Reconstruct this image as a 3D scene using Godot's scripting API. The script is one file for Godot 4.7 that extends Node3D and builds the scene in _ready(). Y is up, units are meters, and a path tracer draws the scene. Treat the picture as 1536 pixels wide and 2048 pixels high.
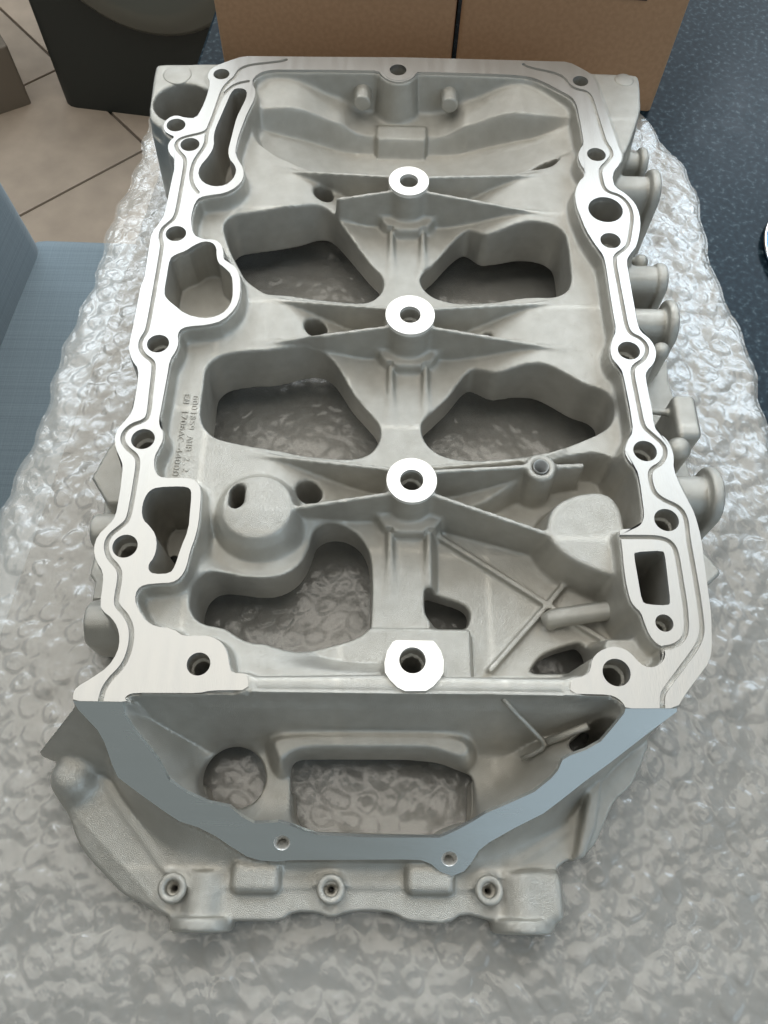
extends Node3D
# A machined cast-aluminium engine bedplate lying on bubble wrap on a dark granite counter.
# The casting is measured in millimetres: x to the right, z towards the viewer, y up with the machined
# joint face at y = 0. The counter top lies LIFT below that face. The scene itself is in metres.

const LIFT := 66.0
const SLOPE := 0.7002
const FACE_Z := 406.5
const LAND := [-5.0, -12.9, -57.0, -11.4, -106.5, -10.3, -116.1, -4.9, -125.6, 1.9, -127.9, 10.3, -125.1, 16.5, -126.1, 30.8, -128.0, 41.5, -130.5, 49.8, -136.6, 50.0, -143.0, 47.5, -147.5, 50.4, -149.6, 55.9, -148.2, 62.1, -144.8, 65.0, -141.3, 66.7, -143.8, 70.7, -144.6, 75.5, -142.7, 81.5, -139.2, 86.0, -138.1, 91.9, -138.7, 108.4, -138.8, 130.3, -141.0, 137.3, -144.6, 145.4, -144.5, 154.4, -144.0, 179.6, -145.1, 183.2, -145.1, 203.4, -145.3, 216.3, -145.5, 221.8, -145.1, 226.6, -142.6, 232.9, -138.5, 238.4, -137.6, 246.7, -137.8, 264.0, -140.2, 269.0, -143.4, 274.0, -144.2, 279.2, -142.9, 284.8, -139.6, 290.8, -137.7, 294.9, -137.0, 308.9, -137.1, 321.4, -139.2, 325.5, -143.8, 331.4, -144.5, 337.8, -142.3, 343.9, -138.4, 348.9, -137.5, 354.1, -137.2, 364.2, -135.4, 367.4, -131.2, 370.3, -128.0, 374.3, -126.1, 379.8, -126.2, 385.8, -129.2, 392.1, -135.5, 397.1, -141.1, 400.9, -141.8, 403.7, -141.3, 406.5, -118.8, 406.6, -120.3, 405.1, -119.1, 403.6, -116.3, 402.8, -89.7, 402.6, -84.7, 401.4, -69.2, 401.1, -70.0, 395.0, -71.3, 394.1, -76.8, 394.0, -78.1, 391.0, -79.5, 385.4, -82.3, 380.8, -86.2, 378.6, -90.5, 377.8, -99.1, 378.4, -104.0, 374.9, -111.7, 374.1, -116.3, 371.6, -120.0, 366.7, -122.5, 361.9, -122.1, 357.0, -119.3, 354.8, -112.6, 354.0, -107.1, 353.7, -103.6, 351.2, -101.6, 346.2, -100.9, 338.1, -99.4, 331.9, -98.6, 324.5, -99.1, 309.2, -100.3, 304.7, -103.2, 301.6, -106.9, 300.8, -118.2, 301.0, -121.3, 299.2, -122.9, 295.4, -123.7, 289.7, -122.0, 284.4, -120.7, 280.1, -121.3, 275.3, -123.4, 272.2, -124.2, 268.1, -123.5, 243.0, -123.4, 232.1, -121.2, 227.0, -120.3, 221.8, -121.5, 215.7, -120.1, 212.1, -115.9, 210.3, -106.9, 209.4, -99.0, 206.3, -93.0, 198.0, -91.1, 188.7, -92.6, 175.1, -95.9, 168.8, -100.3, 165.3, -102.7, 163.5, -103.6, 156.9, -105.1, 152.5, -108.8, 149.3, -116.0, 149.1, -120.8, 146.2, -122.8, 141.0, -124.2, 131.4, -123.1, 120.8, -120.7, 116.7, -115.4, 115.0, -106.7, 113.1, -100.5, 108.0, -97.0, 101.0, -97.7, 92.7, -102.0, 84.8, -104.1, 78.1, -103.2, 64.5, -99.9, 45.1, -96.2, 30.6, -96.1, 23.1, -98.5, 17.0, -98.9, 12.6, -96.4, 7.7, -92.5, 4.3, -86.3, 2.4, -53.3, 1.4, -18.9, 0.9, -16.9, 5.2, -13.7, 8.8, -9.5, 11.1, -5.4, 11.6, -1.2, 10.3, 3.0, 7.2, 5.2, 2.9, 6.5, 1.2, 36.9, 1.3, 65.9, 1.7, 78.8, 3.2, 87.1, 7.8, 95.5, 14.8, 103.5, 21.2, 106.3, 28.2, 107.1, 48.1, 107.2, 64.6, 104.2, 70.0, 102.4, 76.1, 103.5, 83.0, 105.9, 88.4, 104.2, 93.5, 101.2, 96.9, 97.6, 105.3, 97.1, 116.2, 100.9, 136.1, 105.7, 148.9, 108.5, 154.5, 109.2, 160.3, 109.2, 194.4, 109.5, 207.5, 106.2, 214.9, 104.4, 221.1, 105.4, 228.2, 109.0, 232.8, 109.6, 238.2, 110.3, 256.8, 110.2, 270.4, 106.1, 276.8, 104.2, 282.5, 105.9, 287.8, 108.9, 291.4, 109.6, 298.5, 109.3, 316.4, 107.4, 321.3, 103.8, 323.7, 97.0, 324.2, 96.3, 326.1, 96.7, 330.2, 96.1, 349.2, 96.9, 358.4, 98.3, 361.7, 101.0, 364.5, 101.9, 369.5, 103.3, 375.0, 105.8, 378.7, 109.1, 380.5, 108.9, 384.3, 106.7, 387.6, 103.2, 389.4, 99.2, 389.0, 96.5, 386.6, 93.7, 382.7, 89.9, 380.7, 85.8, 380.4, 80.5, 382.4, 76.9, 386.0, 75.7, 390.8, 73.3, 393.6, 67.0, 394.6, 65.9, 401.0, 82.4, 401.2, 86.0, 402.6, 88.3, 405.1, 88.7, 406.9, 110.4, 406.6, 114.4, 401.2, 122.0, 392.8, 127.7, 386.4, 129.9, 380.0, 132.2, 364.7, 133.1, 346.4, 134.1, 327.3, 133.2, 315.9, 131.9, 311.0, 128.8, 300.9, 126.8, 291.6, 128.1, 284.9, 127.7, 279.5, 126.0, 274.4, 121.7, 270.4, 120.9, 265.2, 121.3, 259.3, 120.7, 237.9, 121.8, 233.8, 126.2, 229.0, 128.6, 223.2, 128.2, 216.7, 125.5, 211.5, 122.2, 208.2, 121.3, 203.2, 121.0, 160.0, 122.4, 155.6, 127.2, 149.5, 129.7, 143.0, 132.7, 132.1, 133.4, 122.3, 131.9, 114.0, 127.6, 106.8, 121.8, 101.3, 120.8, 94.7, 122.4, 88.3, 127.2, 81.4, 129.6, 74.4, 128.3, 67.9, 125.4, 43.8, 120.6, 5.1, 118.4, -1.2, 112.2, -7.0, 105.2, -12.5, 60.3, -12.8]
const SLOT_POCKET := [-111.3, 25.5, -109.1, 21.6, -104.5, 21.0, -101.4, 23.7, -101.2, 29.9, -105.8, 49.0, -107.4, 68.2, -108.2, 78.2, -106.7, 85.0, -103.0, 89.9, -101.6, 95.3, -103.1, 102.0, -107.2, 107.0, -113.8, 108.1, -119.9, 105.4, -123.8, 99.3, -123.7, 91.9, -118.9, 82.0, -117.0, 74.2, -118.0, 66.8, -117.9, 59.7]
const WIDE_POCKET := [-132.2, 164.3, -129.6, 160.9, -123.9, 157.9, -120.0, 153.7, -115.0, 150.6, -110.2, 151.2, -107.3, 155.2, -106.7, 161.4, -105.1, 166.5, -101.5, 169.6, -97.2, 174.5, -95.7, 182.6, -95.1, 192.3, -97.6, 199.5, -102.5, 203.7, -109.4, 205.2, -118.9, 202.7, -130.5, 192.2, -132.2, 187.7]
const TALL_POCKET := [-119.9, 305.9, -108.2, 305.2, -104.6, 306.2, -103.5, 309.3, -102.8, 327.7, -105.3, 337.2, -106.7, 345.8, -108.5, 349.4, -115.8, 349.8, -118.3, 348.1, -118.7, 345.0, -116.7, 341.8, -116.1, 336.1, -117.6, 330.2, -121.1, 325.9, -124.2, 323.2, -125.7, 318.1, -125.3, 312.1, -123.4, 307.8]
const BOX_POCKET := [102.2, 335.6, 115.1, 334.6, 115.9, 336.6, 114.9, 359.4, 113.8, 361.3, 104.2, 360.9, 102.1, 359.5, 101.5, 337.4]
const GROOVE_LEFT := [-78.6, -7.8, -81.7, -6.0, -102.6, -1.5, -108.0, 2.7, -110.1, 10.6, -113.5, 15.1, -116.7, 21.9, -121.4, 58.0, -123.9, 62.6, -134.7, 66.5, -138.8, 69.2, -140.0, 74.1, -137.6, 79.6, -133.5, 84.1, -132.2, 90.0, -132.4, 124.2, -133.0, 133.2, -135.9, 137.5, -139.2, 141.8, -139.5, 148.2, -137.8, 152.7, -137.4, 158.2, -137.3, 179.5, -137.4, 209.5, -137.8, 214.8, -139.9, 219.7, -139.7, 224.9, -137.0, 229.6, -132.4, 232.9, -130.9, 236.3, -129.5, 267.1, -132.3, 269.8, -136.7, 271.6, -140.0, 275.4, -140.5, 280.2, -137.6, 284.9, -132.7, 288.5, -130.7, 292.6, -130.6, 309.8, -130.9, 323.3, -134.2, 326.9, -138.5, 331.3, -139.3, 336.5, -136.8, 342.4, -132.1, 346.6, -130.3, 350.7, -130.6, 362.9, -128.7, 365.9, -124.9, 369.3, -121.7, 374.9, -120.9, 382.9, -122.6, 391.1, -127.7, 397.4, -129.7, 401.8, -130.0, 406.4]
const GROOVE_SLOT := [-101.3, 14.2, -108.6, 16.8, -113.2, 22.3, -117.1, 30.4, -122.7, 63.0, -121.9, 72.6, -127.5, 87.3, -128.2, 98.7, -126.0, 107.6, -122.2, 113.2]
const GROOVE_RIGHT := [75.1, -9.1, 77.8, -6.2, 96.9, -0.4, 101.6, 4.8, 103.0, 10.1, 107.1, 14.3, 113.9, 16.0, 116.5, 21.7, 120.4, 62.4, 123.0, 68.9, 123.3, 74.2, 120.2, 79.4, 115.7, 84.7, 114.2, 89.4, 114.7, 101.1, 117.1, 105.5, 124.2, 108.1, 128.5, 115.7, 129.0, 125.2, 124.0, 145.8, 121.1, 150.0, 115.5, 154.6, 114.3, 159.8, 115.2, 205.1, 116.9, 210.0, 121.9, 212.6, 124.8, 218.4, 122.1, 226.2, 115.8, 230.5, 114.2, 234.9, 115.3, 267.6, 118.8, 271.6, 124.3, 277.9, 124.5, 283.2, 121.2, 288.9, 116.2, 291.5, 114.5, 295.9, 115.3, 304.3, 119.0, 308.3, 126.7, 312.1, 128.8, 318.1, 128.0, 327.4, 128.0, 353.5, 127.4, 369.2, 126.4, 374.6, 123.0, 380.5, 106.5, 399.0, 105.0, 401.5, 104.3, 406.6]
const GROOVE_BOX := [96.9, 328.1, 114.0, 327.9, 119.3, 329.8, 121.5, 334.5, 121.3, 361.4, 120.2, 372.7, 117.2, 377.5, 113.1, 380.0, 108.8, 380.7]
const OPENING_A := [-108.2, 128.9, -107.7, 122.2, -103.5, 116.8, -83.2, 112.6, -67.5, 108.7, -56.0, 103.1, -49.4, 102.9, -43.3, 107.2, -37.0, 116.1, -29.9, 126.5, -20.7, 140.3, -14.3, 147.6, -13.1, 156.1, -16.0, 163.7, -22.3, 169.5, -53.0, 176.1, -63.6, 177.0, -79.9, 177.1, -92.2, 166.9, -102.9, 145.1]
const OPENING_B := [6.7, 149.4, 10.6, 143.1, 16.1, 137.1, 21.4, 129.3, 27.0, 121.7, 32.5, 115.8, 37.3, 113.6, 41.8, 116.9, 47.0, 122.0, 52.1, 121.1, 57.9, 120.1, 67.2, 117.3, 77.9, 116.8, 87.8, 119.8, 93.1, 126.0, 93.7, 138.5, 93.3, 160.6, 90.7, 169.9, 82.5, 175.2, 50.4, 174.8, 27.8, 169.6, 13.8, 163.7, 8.1, 156.3]
const OPENING_C := [-107.9, 230.1, -106.8, 225.6, -103.5, 221.3, -98.8, 218.5, -87.5, 216.3, -76.0, 215.7, -65.6, 212.8, -55.7, 209.1, -47.4, 209.6, -40.8, 214.3, -36.5, 220.7, -29.7, 233.2, -21.1, 243.7, -15.1, 251.7, -14.0, 258.5, -16.1, 265.6, -20.7, 271.6, -30.5, 275.4, -53.3, 278.3, -67.6, 277.3, -82.5, 275.0, -97.7, 271.5, -102.9, 267.4, -106.5, 261.8, -107.6, 257.0]
const OPENING_D := [6.2, 253.4, 7.1, 249.0, 14.0, 241.5, 21.7, 233.2, 30.2, 220.4, 35.4, 216.1, 41.3, 219.0, 47.9, 223.0, 54.6, 221.7, 63.2, 220.1, 73.3, 220.9, 82.0, 225.9, 92.9, 234.1, 101.7, 236.7, 106.4, 241.4, 107.3, 248.9, 104.6, 258.8, 97.2, 264.6, 83.9, 270.9, 68.7, 277.4, 52.0, 277.4, 33.0, 275.2, 20.6, 272.4, 13.1, 268.4, 7.7, 261.8]
const OPENING_E := [-101.5, 353.9, -100.3, 348.2, -96.5, 343.5, -90.9, 341.6, -81.2, 342.7, -71.4, 343.8, -64.0, 342.8, -56.9, 338.6, -52.5, 332.2, -49.8, 324.2, -48.7, 318.4, -46.0, 314.7, -40.1, 311.8, -32.0, 312.3, -24.7, 316.5, -20.4, 322.9, -18.3, 329.5, -17.4, 343.8, -17.8, 364.6, -20.6, 369.8, -26.3, 373.1, -36.8, 376.3, -46.0, 378.8, -52.4, 379.8, -59.6, 379.0, -65.1, 377.4, -73.5, 376.9, -79.4, 373.7, -84.4, 370.3, -93.7, 369.0, -98.8, 365.6, -101.5, 359.9]
const WINDOW_A := [6.4, 346.8, 6.9, 344.2, 9.6, 343.4, 15.8, 345.4, 25.2, 348.3, 29.2, 351.1, 30.7, 355.1, 29.2, 361.6, 25.8, 363.6, 14.4, 363.8, 9.2, 361.4, 6.4, 356.7]
const WINDOW_B := [55.0, 384.5, 58.0, 379.2, 62.1, 374.6, 69.1, 371.1, 81.2, 367.5, 83.8, 368.7, 86.2, 372.8, 86.7, 379.4, 85.0, 384.2]
const BUMP := [64.5, 321.5, 66.7, 312.7, 71.4, 306.2, 81.2, 301.4, 92.1, 299.8, 98.4, 302.4, 101.9, 309.7, 102.3, 323.7, 101.7, 335.8, 98.2, 344.7, 88.2, 342.3, 74.4, 335.3, 68.1, 329.2]
const PLATE := [11.6, 306.1, 37.0, 301.4, 58.5, 289.4, 75.0, 280.2, 94.0, 276.8, 111.7, 284.0, 121.5, 308.5, 120.2, 335.9, 117.2, 356.7, 119.9, 371.7, 107.9, 371.8, 86.3, 372.1, 79.7, 389.4, 10.0, 390.3]
const BAND := [-141.3, 406.6, -139.4, 409.6, -131.7, 416.9, -129.0, 421.4, -126.3, 429.2, -124.0, 434.1, -115.6, 439.8, -104.6, 446.8, -98.6, 450.3, -90.6, 452.5, -83.4, 455.7, -77.3, 459.4, -70.1, 463.4, -64.1, 464.9, -56.8, 465.2, -51.6, 464.6, -25.8, 464.3, -4.3, 464.0, 4.5, 464.1, 9.1, 465.6, 13.1, 468.5, 18.4, 470.2, 23.5, 468.4, 26.8, 464.7, 29.6, 460.3, 33.8, 457.2, 44.5, 451.6, 56.6, 446.0, 64.4, 440.5, 74.2, 433.3, 84.2, 426.5, 98.6, 416.1, 110.5, 407.8, 110.4, 406.7, 88.8, 406.9, 88.3, 408.7, 85.0, 412.7, 79.3, 419.0, 73.2, 422.2, 66.6, 424.3, 63.5, 426.0, 61.8, 429.9, 58.8, 433.1, 52.1, 438.0, 41.0, 442.6, 31.8, 446.2, 26.8, 449.1, 19.6, 452.7, 12.6, 455.5, -17.4, 455.7, -40.3, 454.9, -45.4, 453.8, -51.6, 451.4, -56.7, 450.2, -61.8, 450.6, -66.9, 450.8, -72.0, 448.4, -77.1, 444.7, -86.3, 443.1, -95.3, 439.6, -102.4, 435.2, -107.2, 427.2, -112.0, 421.9, -116.8, 416.7, -120.5, 411.3, -120.7, 406.7]
const BAND_OUTER := [-141.3, 406.6, -139.4, 409.6, -131.7, 416.9, -129.0, 421.4, -126.3, 429.2, -124.0, 434.1, -115.6, 439.8, -104.6, 446.8, -98.6, 450.3, -90.6, 452.5, -83.4, 455.7, -77.3, 459.4, -70.1, 463.4, -64.1, 464.9, -56.8, 465.2, -51.6, 464.6, -25.8, 464.3, -4.3, 464.0, 4.5, 464.1, 9.1, 465.6, 13.1, 468.5, 18.4, 470.2, 23.5, 468.4, 26.8, 464.7, 29.6, 460.3, 33.8, 457.2, 44.5, 451.6, 56.6, 446.0, 64.4, 440.5, 74.2, 433.3, 84.2, 426.5, 98.6, 416.1, 110.5, 407.8, 110.4, 406.7]
const BOWL := [-118.6, 406.7, -120.1, 405.1, -118.9, 403.6, -116.3, 402.9, -89.7, 402.7, -69.2, 401.7, -5.8, 401.6, 65.9, 401.2, 82.4, 401.3, 86.0, 402.6, 88.3, 405.1, 88.8, 406.9, 88.3, 408.7, 85.0, 412.7, 79.3, 419.0, 73.2, 422.2, 66.6, 424.3, 63.5, 426.0, 61.8, 429.9, 58.8, 433.1, 52.1, 438.0, 41.0, 442.6, 31.8, 446.2, 26.8, 449.1, 19.6, 452.7, 12.6, 455.5, -17.4, 455.7, -40.3, 454.9, -45.4, 453.8, -51.6, 451.4, -56.7, 450.2, -61.8, 450.6, -66.9, 450.8, -72.0, 448.4, -77.1, 444.7, -86.3, 443.1, -95.3, 439.6, -102.4, 435.2, -107.2, 427.2, -112.0, 421.9, -116.8, 416.7, -120.5, 411.3, -120.7, 406.7]
const BOWL_WINDOW := [-54.8, 425.1, -52.0, 422.2, -47.0, 421.3, 0.4, 421.0, 14.1, 422.2, 24.3, 426.1, 28.7, 427.8, 30.2, 431.2, 29.2, 447.7, 28.0, 449.8, 20.5, 450.2, 13.4, 453.2, 11.1, 455.2, -45.8, 454.1, -52.2, 450.0, -53.9, 440.1]
const BULGE := [-65.1, 416.2, -57.7, 411.9, -26.9, 410.6, 12.9, 410.4, 25.0, 412.5, 29.8, 417.8, 28.8, 424.8, 22.2, 428.0, 8.2, 423.3, -45.7, 423.9, -51.4, 426.0, -56.5, 430.8, -61.0, 427.8]
const DECK := [-153.7, 425.0, -159.9, 434.9, -154.1, 445.3, -148.2, 457.3, -143.4, 463.1, -125.3, 478.2, -109.0, 484.7, -101.1, 487.7, -76.6, 488.4, -55.1, 488.3, -50.2, 484.8, -39.9, 484.8, -33.6, 487.2, -27.4, 484.9, -18.2, 484.0, -6.6, 484.9, -1.4, 488.1, 16.2, 489.0, 23.6, 484.7, 36.8, 487.9, 60.5, 488.1, 60.7, 481.2, 60.8, 470.0, 75.0, 460.2, 82.9, 458.0, 86.7, 452.0, 95.0, 437.7, 103.1, 432.1, 106.6, 426.8, 111.8, 418.2, 112.4, 409.3, 98.1, 411.0, -3.9, 438.8, -118.5, 431.2]
const BODY := [-5.0, -12.9, -57.0, -11.4, -106.5, -10.3, -116.1, -4.9, -160.7, -2.3, -161.7, -0.2, -161.8, 10.6, -160.4, 41.3, -159.2, 50.3, -156.8, 53.9, -150.6, 59.9, -145.3, 67.7, -144.9, 75.5, -142.7, 81.5, -139.2, 86.0, -138.1, 91.9, -138.7, 108.4, -138.8, 130.3, -141.0, 137.3, -144.6, 145.4, -144.5, 154.4, -144.0, 179.6, -145.1, 183.2, -145.1, 203.4, -145.3, 216.3, -145.5, 221.8, -145.1, 226.6, -142.6, 232.9, -138.5, 238.4, -137.6, 246.7, -137.8, 264.0, -140.2, 269.0, -143.4, 274.0, -144.2, 279.2, -142.9, 284.8, -139.6, 290.8, -137.7, 294.9, -137.0, 308.9, -137.1, 321.4, -139.2, 325.5, -143.8, 331.4, -144.5, 337.8, -142.3, 343.9, -138.4, 348.9, -137.5, 354.1, -137.2, 364.2, -135.4, 367.4, -131.2, 370.3, -128.0, 374.3, -126.1, 379.8, -126.2, 385.8, -129.2, 392.1, -135.5, 397.1, -141.1, 400.9, -141.8, 403.7, -141.3, 406.6, -139.4, 409.6, -131.7, 416.9, -129.0, 421.4, -126.3, 429.2, -124.0, 434.1, -115.6, 439.8, -104.6, 446.8, -98.6, 450.3, -90.6, 452.5, -83.4, 455.7, -77.3, 459.4, -70.1, 463.4, -64.1, 464.9, -56.8, 465.2, -51.6, 464.6, -25.8, 464.3, -4.3, 464.0, 4.5, 464.1, 9.1, 465.6, 13.1, 468.5, 18.4, 470.2, 23.5, 468.4, 26.8, 464.7, 29.6, 460.3, 33.8, 457.2, 44.5, 451.6, 56.6, 446.0, 64.4, 440.5, 74.2, 433.3, 84.2, 426.5, 98.6, 416.1, 110.5, 407.8, 110.4, 406.7, 114.4, 401.2, 122.0, 392.8, 127.7, 386.4, 129.9, 380.0, 132.2, 364.7, 133.1, 346.4, 134.1, 327.3, 133.2, 315.9, 131.9, 311.0, 128.8, 300.9, 126.8, 291.6, 128.1, 284.9, 127.7, 279.5, 126.0, 274.4, 121.7, 270.4, 120.9, 265.2, 121.3, 259.3, 120.7, 237.9, 121.8, 233.8, 126.2, 229.0, 128.6, 223.2, 128.2, 216.7, 125.5, 211.5, 122.2, 208.2, 121.3, 203.2, 121.0, 160.0, 122.4, 155.6, 127.2, 149.5, 129.7, 143.0, 132.7, 132.1, 133.4, 122.3, 131.9, 114.0, 127.6, 106.8, 121.8, 101.3, 120.8, 94.7, 122.4, 88.3, 127.2, 81.4, 129.6, 74.4, 128.2, 80.5, 136.4, 61.9, 143.2, 43.6, 147.2, 30.5, 149.5, 8.9, 150.1, 0.1, 148.7, -3.6, 118.7, -4.2, 113.7, -6.0, 105.2, -12.5, 60.3, -12.8]
const RAIL := [-73.3, 394.8, -12.1, 393.3, 11.2, 393.8, 70.9, 394.1, 70.1, 401.1, 11.0, 401.5, -72.8, 401.6]
const FOOT := [-141.2, 424.8, -138.3, 428.1, -128.4, 441.0, -115.2, 455.0, -103.6, 468.0, -98.1, 471.8, -56.4, 471.8, -3.9, 471.3, 31.1, 472.4, 36.8, 468.6, 54.1, 458.3, 70.7, 448.8, 76.3, 442.8, 83.0, 435.8, 96.7, 422.4, 112.4, 410.9, 90.9, 411.1, -26.9, 430.3, -120.9, 413.4]
const REAR_BOWL := [-98.0, 4.6, -93.7, -2.5, -87.3, -4.3, -53.8, -5.0, -18.9, -5.3, 7.0, -5.3, 37.8, -5.4, 67.3, -5.0, 80.3, -3.0, 88.8, 1.7, 97.4, 8.8, 104.9, 15.3, 107.4, 22.0, 108.6, 42.1, 108.9, 57.1, 105.6, 56.7, 95.2, 60.6, 77.8, 69.7, 70.6, 73.8, 26.1, 80.0, -12.1, 81.2, -29.3, 76.1, -49.3, 77.6, -66.5, 72.5, -79.3, 64.9, -93.1, 54.1, -100.5, 33.6]
const SLIT_A := [-93.8, 53.3, -84.3, 60.2, -75.4, 67.0, -60.4, 69.6, -47.9, 73.2, -28.7, 76.5, -49.3, 78.3, -63.9, 74.4, -75.2, 70.5, -84.0, 64.2]
const SLIT_B := [70.0, 74.3, 77.1, 66.6, 86.3, 61.4, 95.2, 60.2, 95.9, 62.9, 90.6, 69.7, 82.2, 73.0]
const REAR_RECESS := [-25.8, 48.7, -17.1, 45.2, -4.0, 41.5, 9.0, 42.9, 14.2, 47.4, 14.2, 63.0, -25.5, 63.3]
const LEFT_PAD := [-109.3, -12.7, -116.6, -7.9, -161.5, -5.2, -162.5, -3.1, -162.7, 7.7, -161.3, 38.6, -160.0, 47.7, -157.7, 51.3, -151.4, 57.4, -142.8, 69.5, -130.1, 88.4, -121.5, 57.7, -107.3, 10.6]
const RIGHT_PAD := [103.5, -14.6, 112.8, -8.4, 119.6, -7.2, 149.7, -6.5, 151.1, -2.8, 150.6, 6.1, 148.2, 27.8, 144.2, 41.0, 137.4, 59.4, 129.1, 78.1, 121.8, 80.4, 113.9, 12.3]
const FRONT_BOSS := [-7.5, 378.9, 8.6, 378.9, 9.8, 380.2, 11.9, 383.5, 12.9, 387.3, 12.7, 392.7, 11.2, 395.3, 8.2, 398.7, 5.2, 400.6, -3.7, 400.8, -6.8, 399.3, -10.0, 396.2, -12.1, 393.0, -12.4, 388.7, -11.3, 383.8, -9.0, 379.8]
const PAD_A := [-73.8, 468.5, -73.0, 467.9, -56.1, 467.8, -54.8, 468.8, -54.5, 476.2, -55.9, 477.7, -71.3, 477.9, -73.1, 476.3]
const PAD_B := [0.2, 468.8, 1.5, 468.0, 17.6, 468.2, 18.9, 469.4, 18.0, 476.8, 16.0, 477.8, 2.3, 477.9, 0.4, 476.4]
const RIGHT_FIN := [143.4, 321.4, 146.8, 323.5, 152.6, 332.8, 153.3, 334.6, 146.3, 340.7, 141.5, 340.0]
const FRONT_BRACKET := [79.9, 436.1, 86.0, 431.8, 85.1, 439.2, 83.1, 449.6, 77.5, 462.1, 73.1, 463.3]
const RIGHT_RIM := [144.1, 193.0, 158.9, 185.3, 157.5, 200.0, 158.9, 214.3, 162.0, 235.0, 159.1, 258.2, 162.4, 280.3, 160.7, 298.6, 142.9, 298.9, 136.3, 248.9]
const LEFT_FIN := [-163.6, 285.6, -156.2, 269.6, -149.9, 262.5, -143.2, 286.4, -141.4, 298.8, -154.5, 299.0]
const LEFT_RIM := [-161.7, 355.4, -161.1, 360.5, -158.9, 366.1, -156.0, 368.6, -141.3, 372.0, -126.5, 372.8, -129.3, 352.3, -154.2, 352.6]
const LEFT_RIM_B := [-163.7, 324.6, -164.0, 330.1, -160.7, 334.2, -160.4, 343.7, -141.4, 343.5, -146.4, 310.0, -156.6, 295.5, -163.4, 286.6, -162.7, 298.6]
const DECK_RIDGE := [-156.2, 440.2, -111.7, 479.1]
const RIB_NUMBERS := [-9.00, 94.00, -80.00, 78.50, 1.15, -1.80, -12.50, -9.00, 106.00, -82.00, 111.00, 1.15, -1.80, -12.50, 9.00, 94.00, 87.00, 77.00, 1.15, -1.80, -12.50, 9.00, 106.00, 88.00, 111.50, 1.15, -1.80, -12.50, -9.60, 114.00, -9.20, 152.00, 1.50, -22.00, -28.00, 9.60, 114.00, 9.20, 152.00, 1.50, -22.00, -28.00, -9.00, 194.00, -80.00, 180.00, 1.15, -1.80, -12.50, -9.00, 206.00, -82.00, 211.00, 1.15, -1.80, -12.50, 9.00, 194.00, 86.00, 178.00, 1.15, -1.80, -12.50, 9.00, 206.00, 88.00, 211.50, 1.15, -1.80, -12.50, -9.60, 214.00, -9.20, 252.00, 1.50, -22.00, -28.00, 9.60, 214.00, 9.20, 252.00, 1.50, -22.00, -28.00, -9.00, 293.00, -80.00, 279.50, 1.15, -1.80, -12.50, -9.00, 306.00, -56.00, 311.50, 1.15, -1.80, -8.00, 9.00, 294.00, 58.00, 288.00, 1.15, -1.80, -5.50, 9.00, 306.00, 66.00, 322.50, 1.15, -1.80, -10.00, -9.60, 314.00, -9.20, 352.00, 1.50, -22.00, -28.00, 9.60, 314.00, 9.20, 352.00, 1.50, -22.00, -28.00, 64.00, 288.00, 86.00, 284.00, 1.40, -6.00, -11.00, 12.93, 313.56, 67.30, 350.65, 1.25, -30.20, -30.20, 67.30, 350.65, 95.16, 369.58, 1.25, -30.20, -30.20, 78.59, 337.47, 67.30, 350.65, 1.25, -30.20, -30.20, 67.30, 350.65, 37.75, 383.11, 1.25, -30.20, -30.20, 11.33, 283.05, 58.27, 281.28, 1.20, -17.00, -10.50, 58.27, 281.28, 76.97, 274.82, 1.20, -10.50, -11.00]


var cast_metal: StandardMaterial3D
var machined: StandardMaterial3D
var machined_front: StandardMaterial3D
var bright_metal: StandardMaterial3D
var bore_metal: StandardMaterial3D

# ---------------------------------------------------------------- helpers
func noise_tex(size: int, freq: float, oct: int, kind: int, lo: Color, hi: Color, sd: int, normal := false, bump := 4.0) -> NoiseTexture2D:
	var n := FastNoiseLite.new()
	n.seed = sd
	n.noise_type = kind
	n.frequency = freq
	n.fractal_octaves = oct
	var t := NoiseTexture2D.new()
	t.width = size
	t.height = size
	t.seamless = true
	t.noise = n
	if normal:
		t.as_normal_map = true
		t.bump_strength = bump
	else:
		var g := Gradient.new()
		g.set_color(0, lo)
		g.set_color(1, hi)
		t.color_ramp = g
	return t

func mat(col: Color, rough: float, metal := 0.0) -> StandardMaterial3D:
	var m := StandardMaterial3D.new()
	m.albedo_color = col.linear_to_srgb()
	m.roughness = rough
	m.metallic = metal
	return m

func triplanar(m: StandardMaterial3D, per_metre: float, sharp := 4.0) -> void:
	m.uv1_triplanar = true
	m.uv1_world_triplanar = true
	m.uv1_scale = Vector3.ONE * per_metre
	m.uv1_triplanar_sharpness = sharp

func pts(a: Array) -> PackedVector2Array:
	var o := PackedVector2Array()
	for i in range(0, a.size(), 2):
		o.append(Vector2(a[i], a[i + 1]))
	return o

func smoothed(p: PackedVector2Array, times := 2, closed := true) -> PackedVector2Array:
	var q := p
	for t in times:
		var r := PackedVector2Array()
		var n := q.size()
		if not closed:
			r.append(q[0])
		for i in (n if closed else n - 1):
			var a := q[i]
			var b := q[(i + 1) % n]
			var t2 := minf(0.25, 2.6 / maxf(a.distance_to(b), 0.001))
			r.append(a.lerp(b, t2))
			r.append(a.lerp(b, 1.0 - t2))
		if not closed:
			r.append(q[n - 1])
		q = r
	return q

func circle(c: Vector2, r: float, n := 40) -> PackedVector2Array:
	var o := PackedVector2Array()
	for i in n:
		o.append(c + Vector2(r, 0).rotated(TAU * i / n))
	return o

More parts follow.
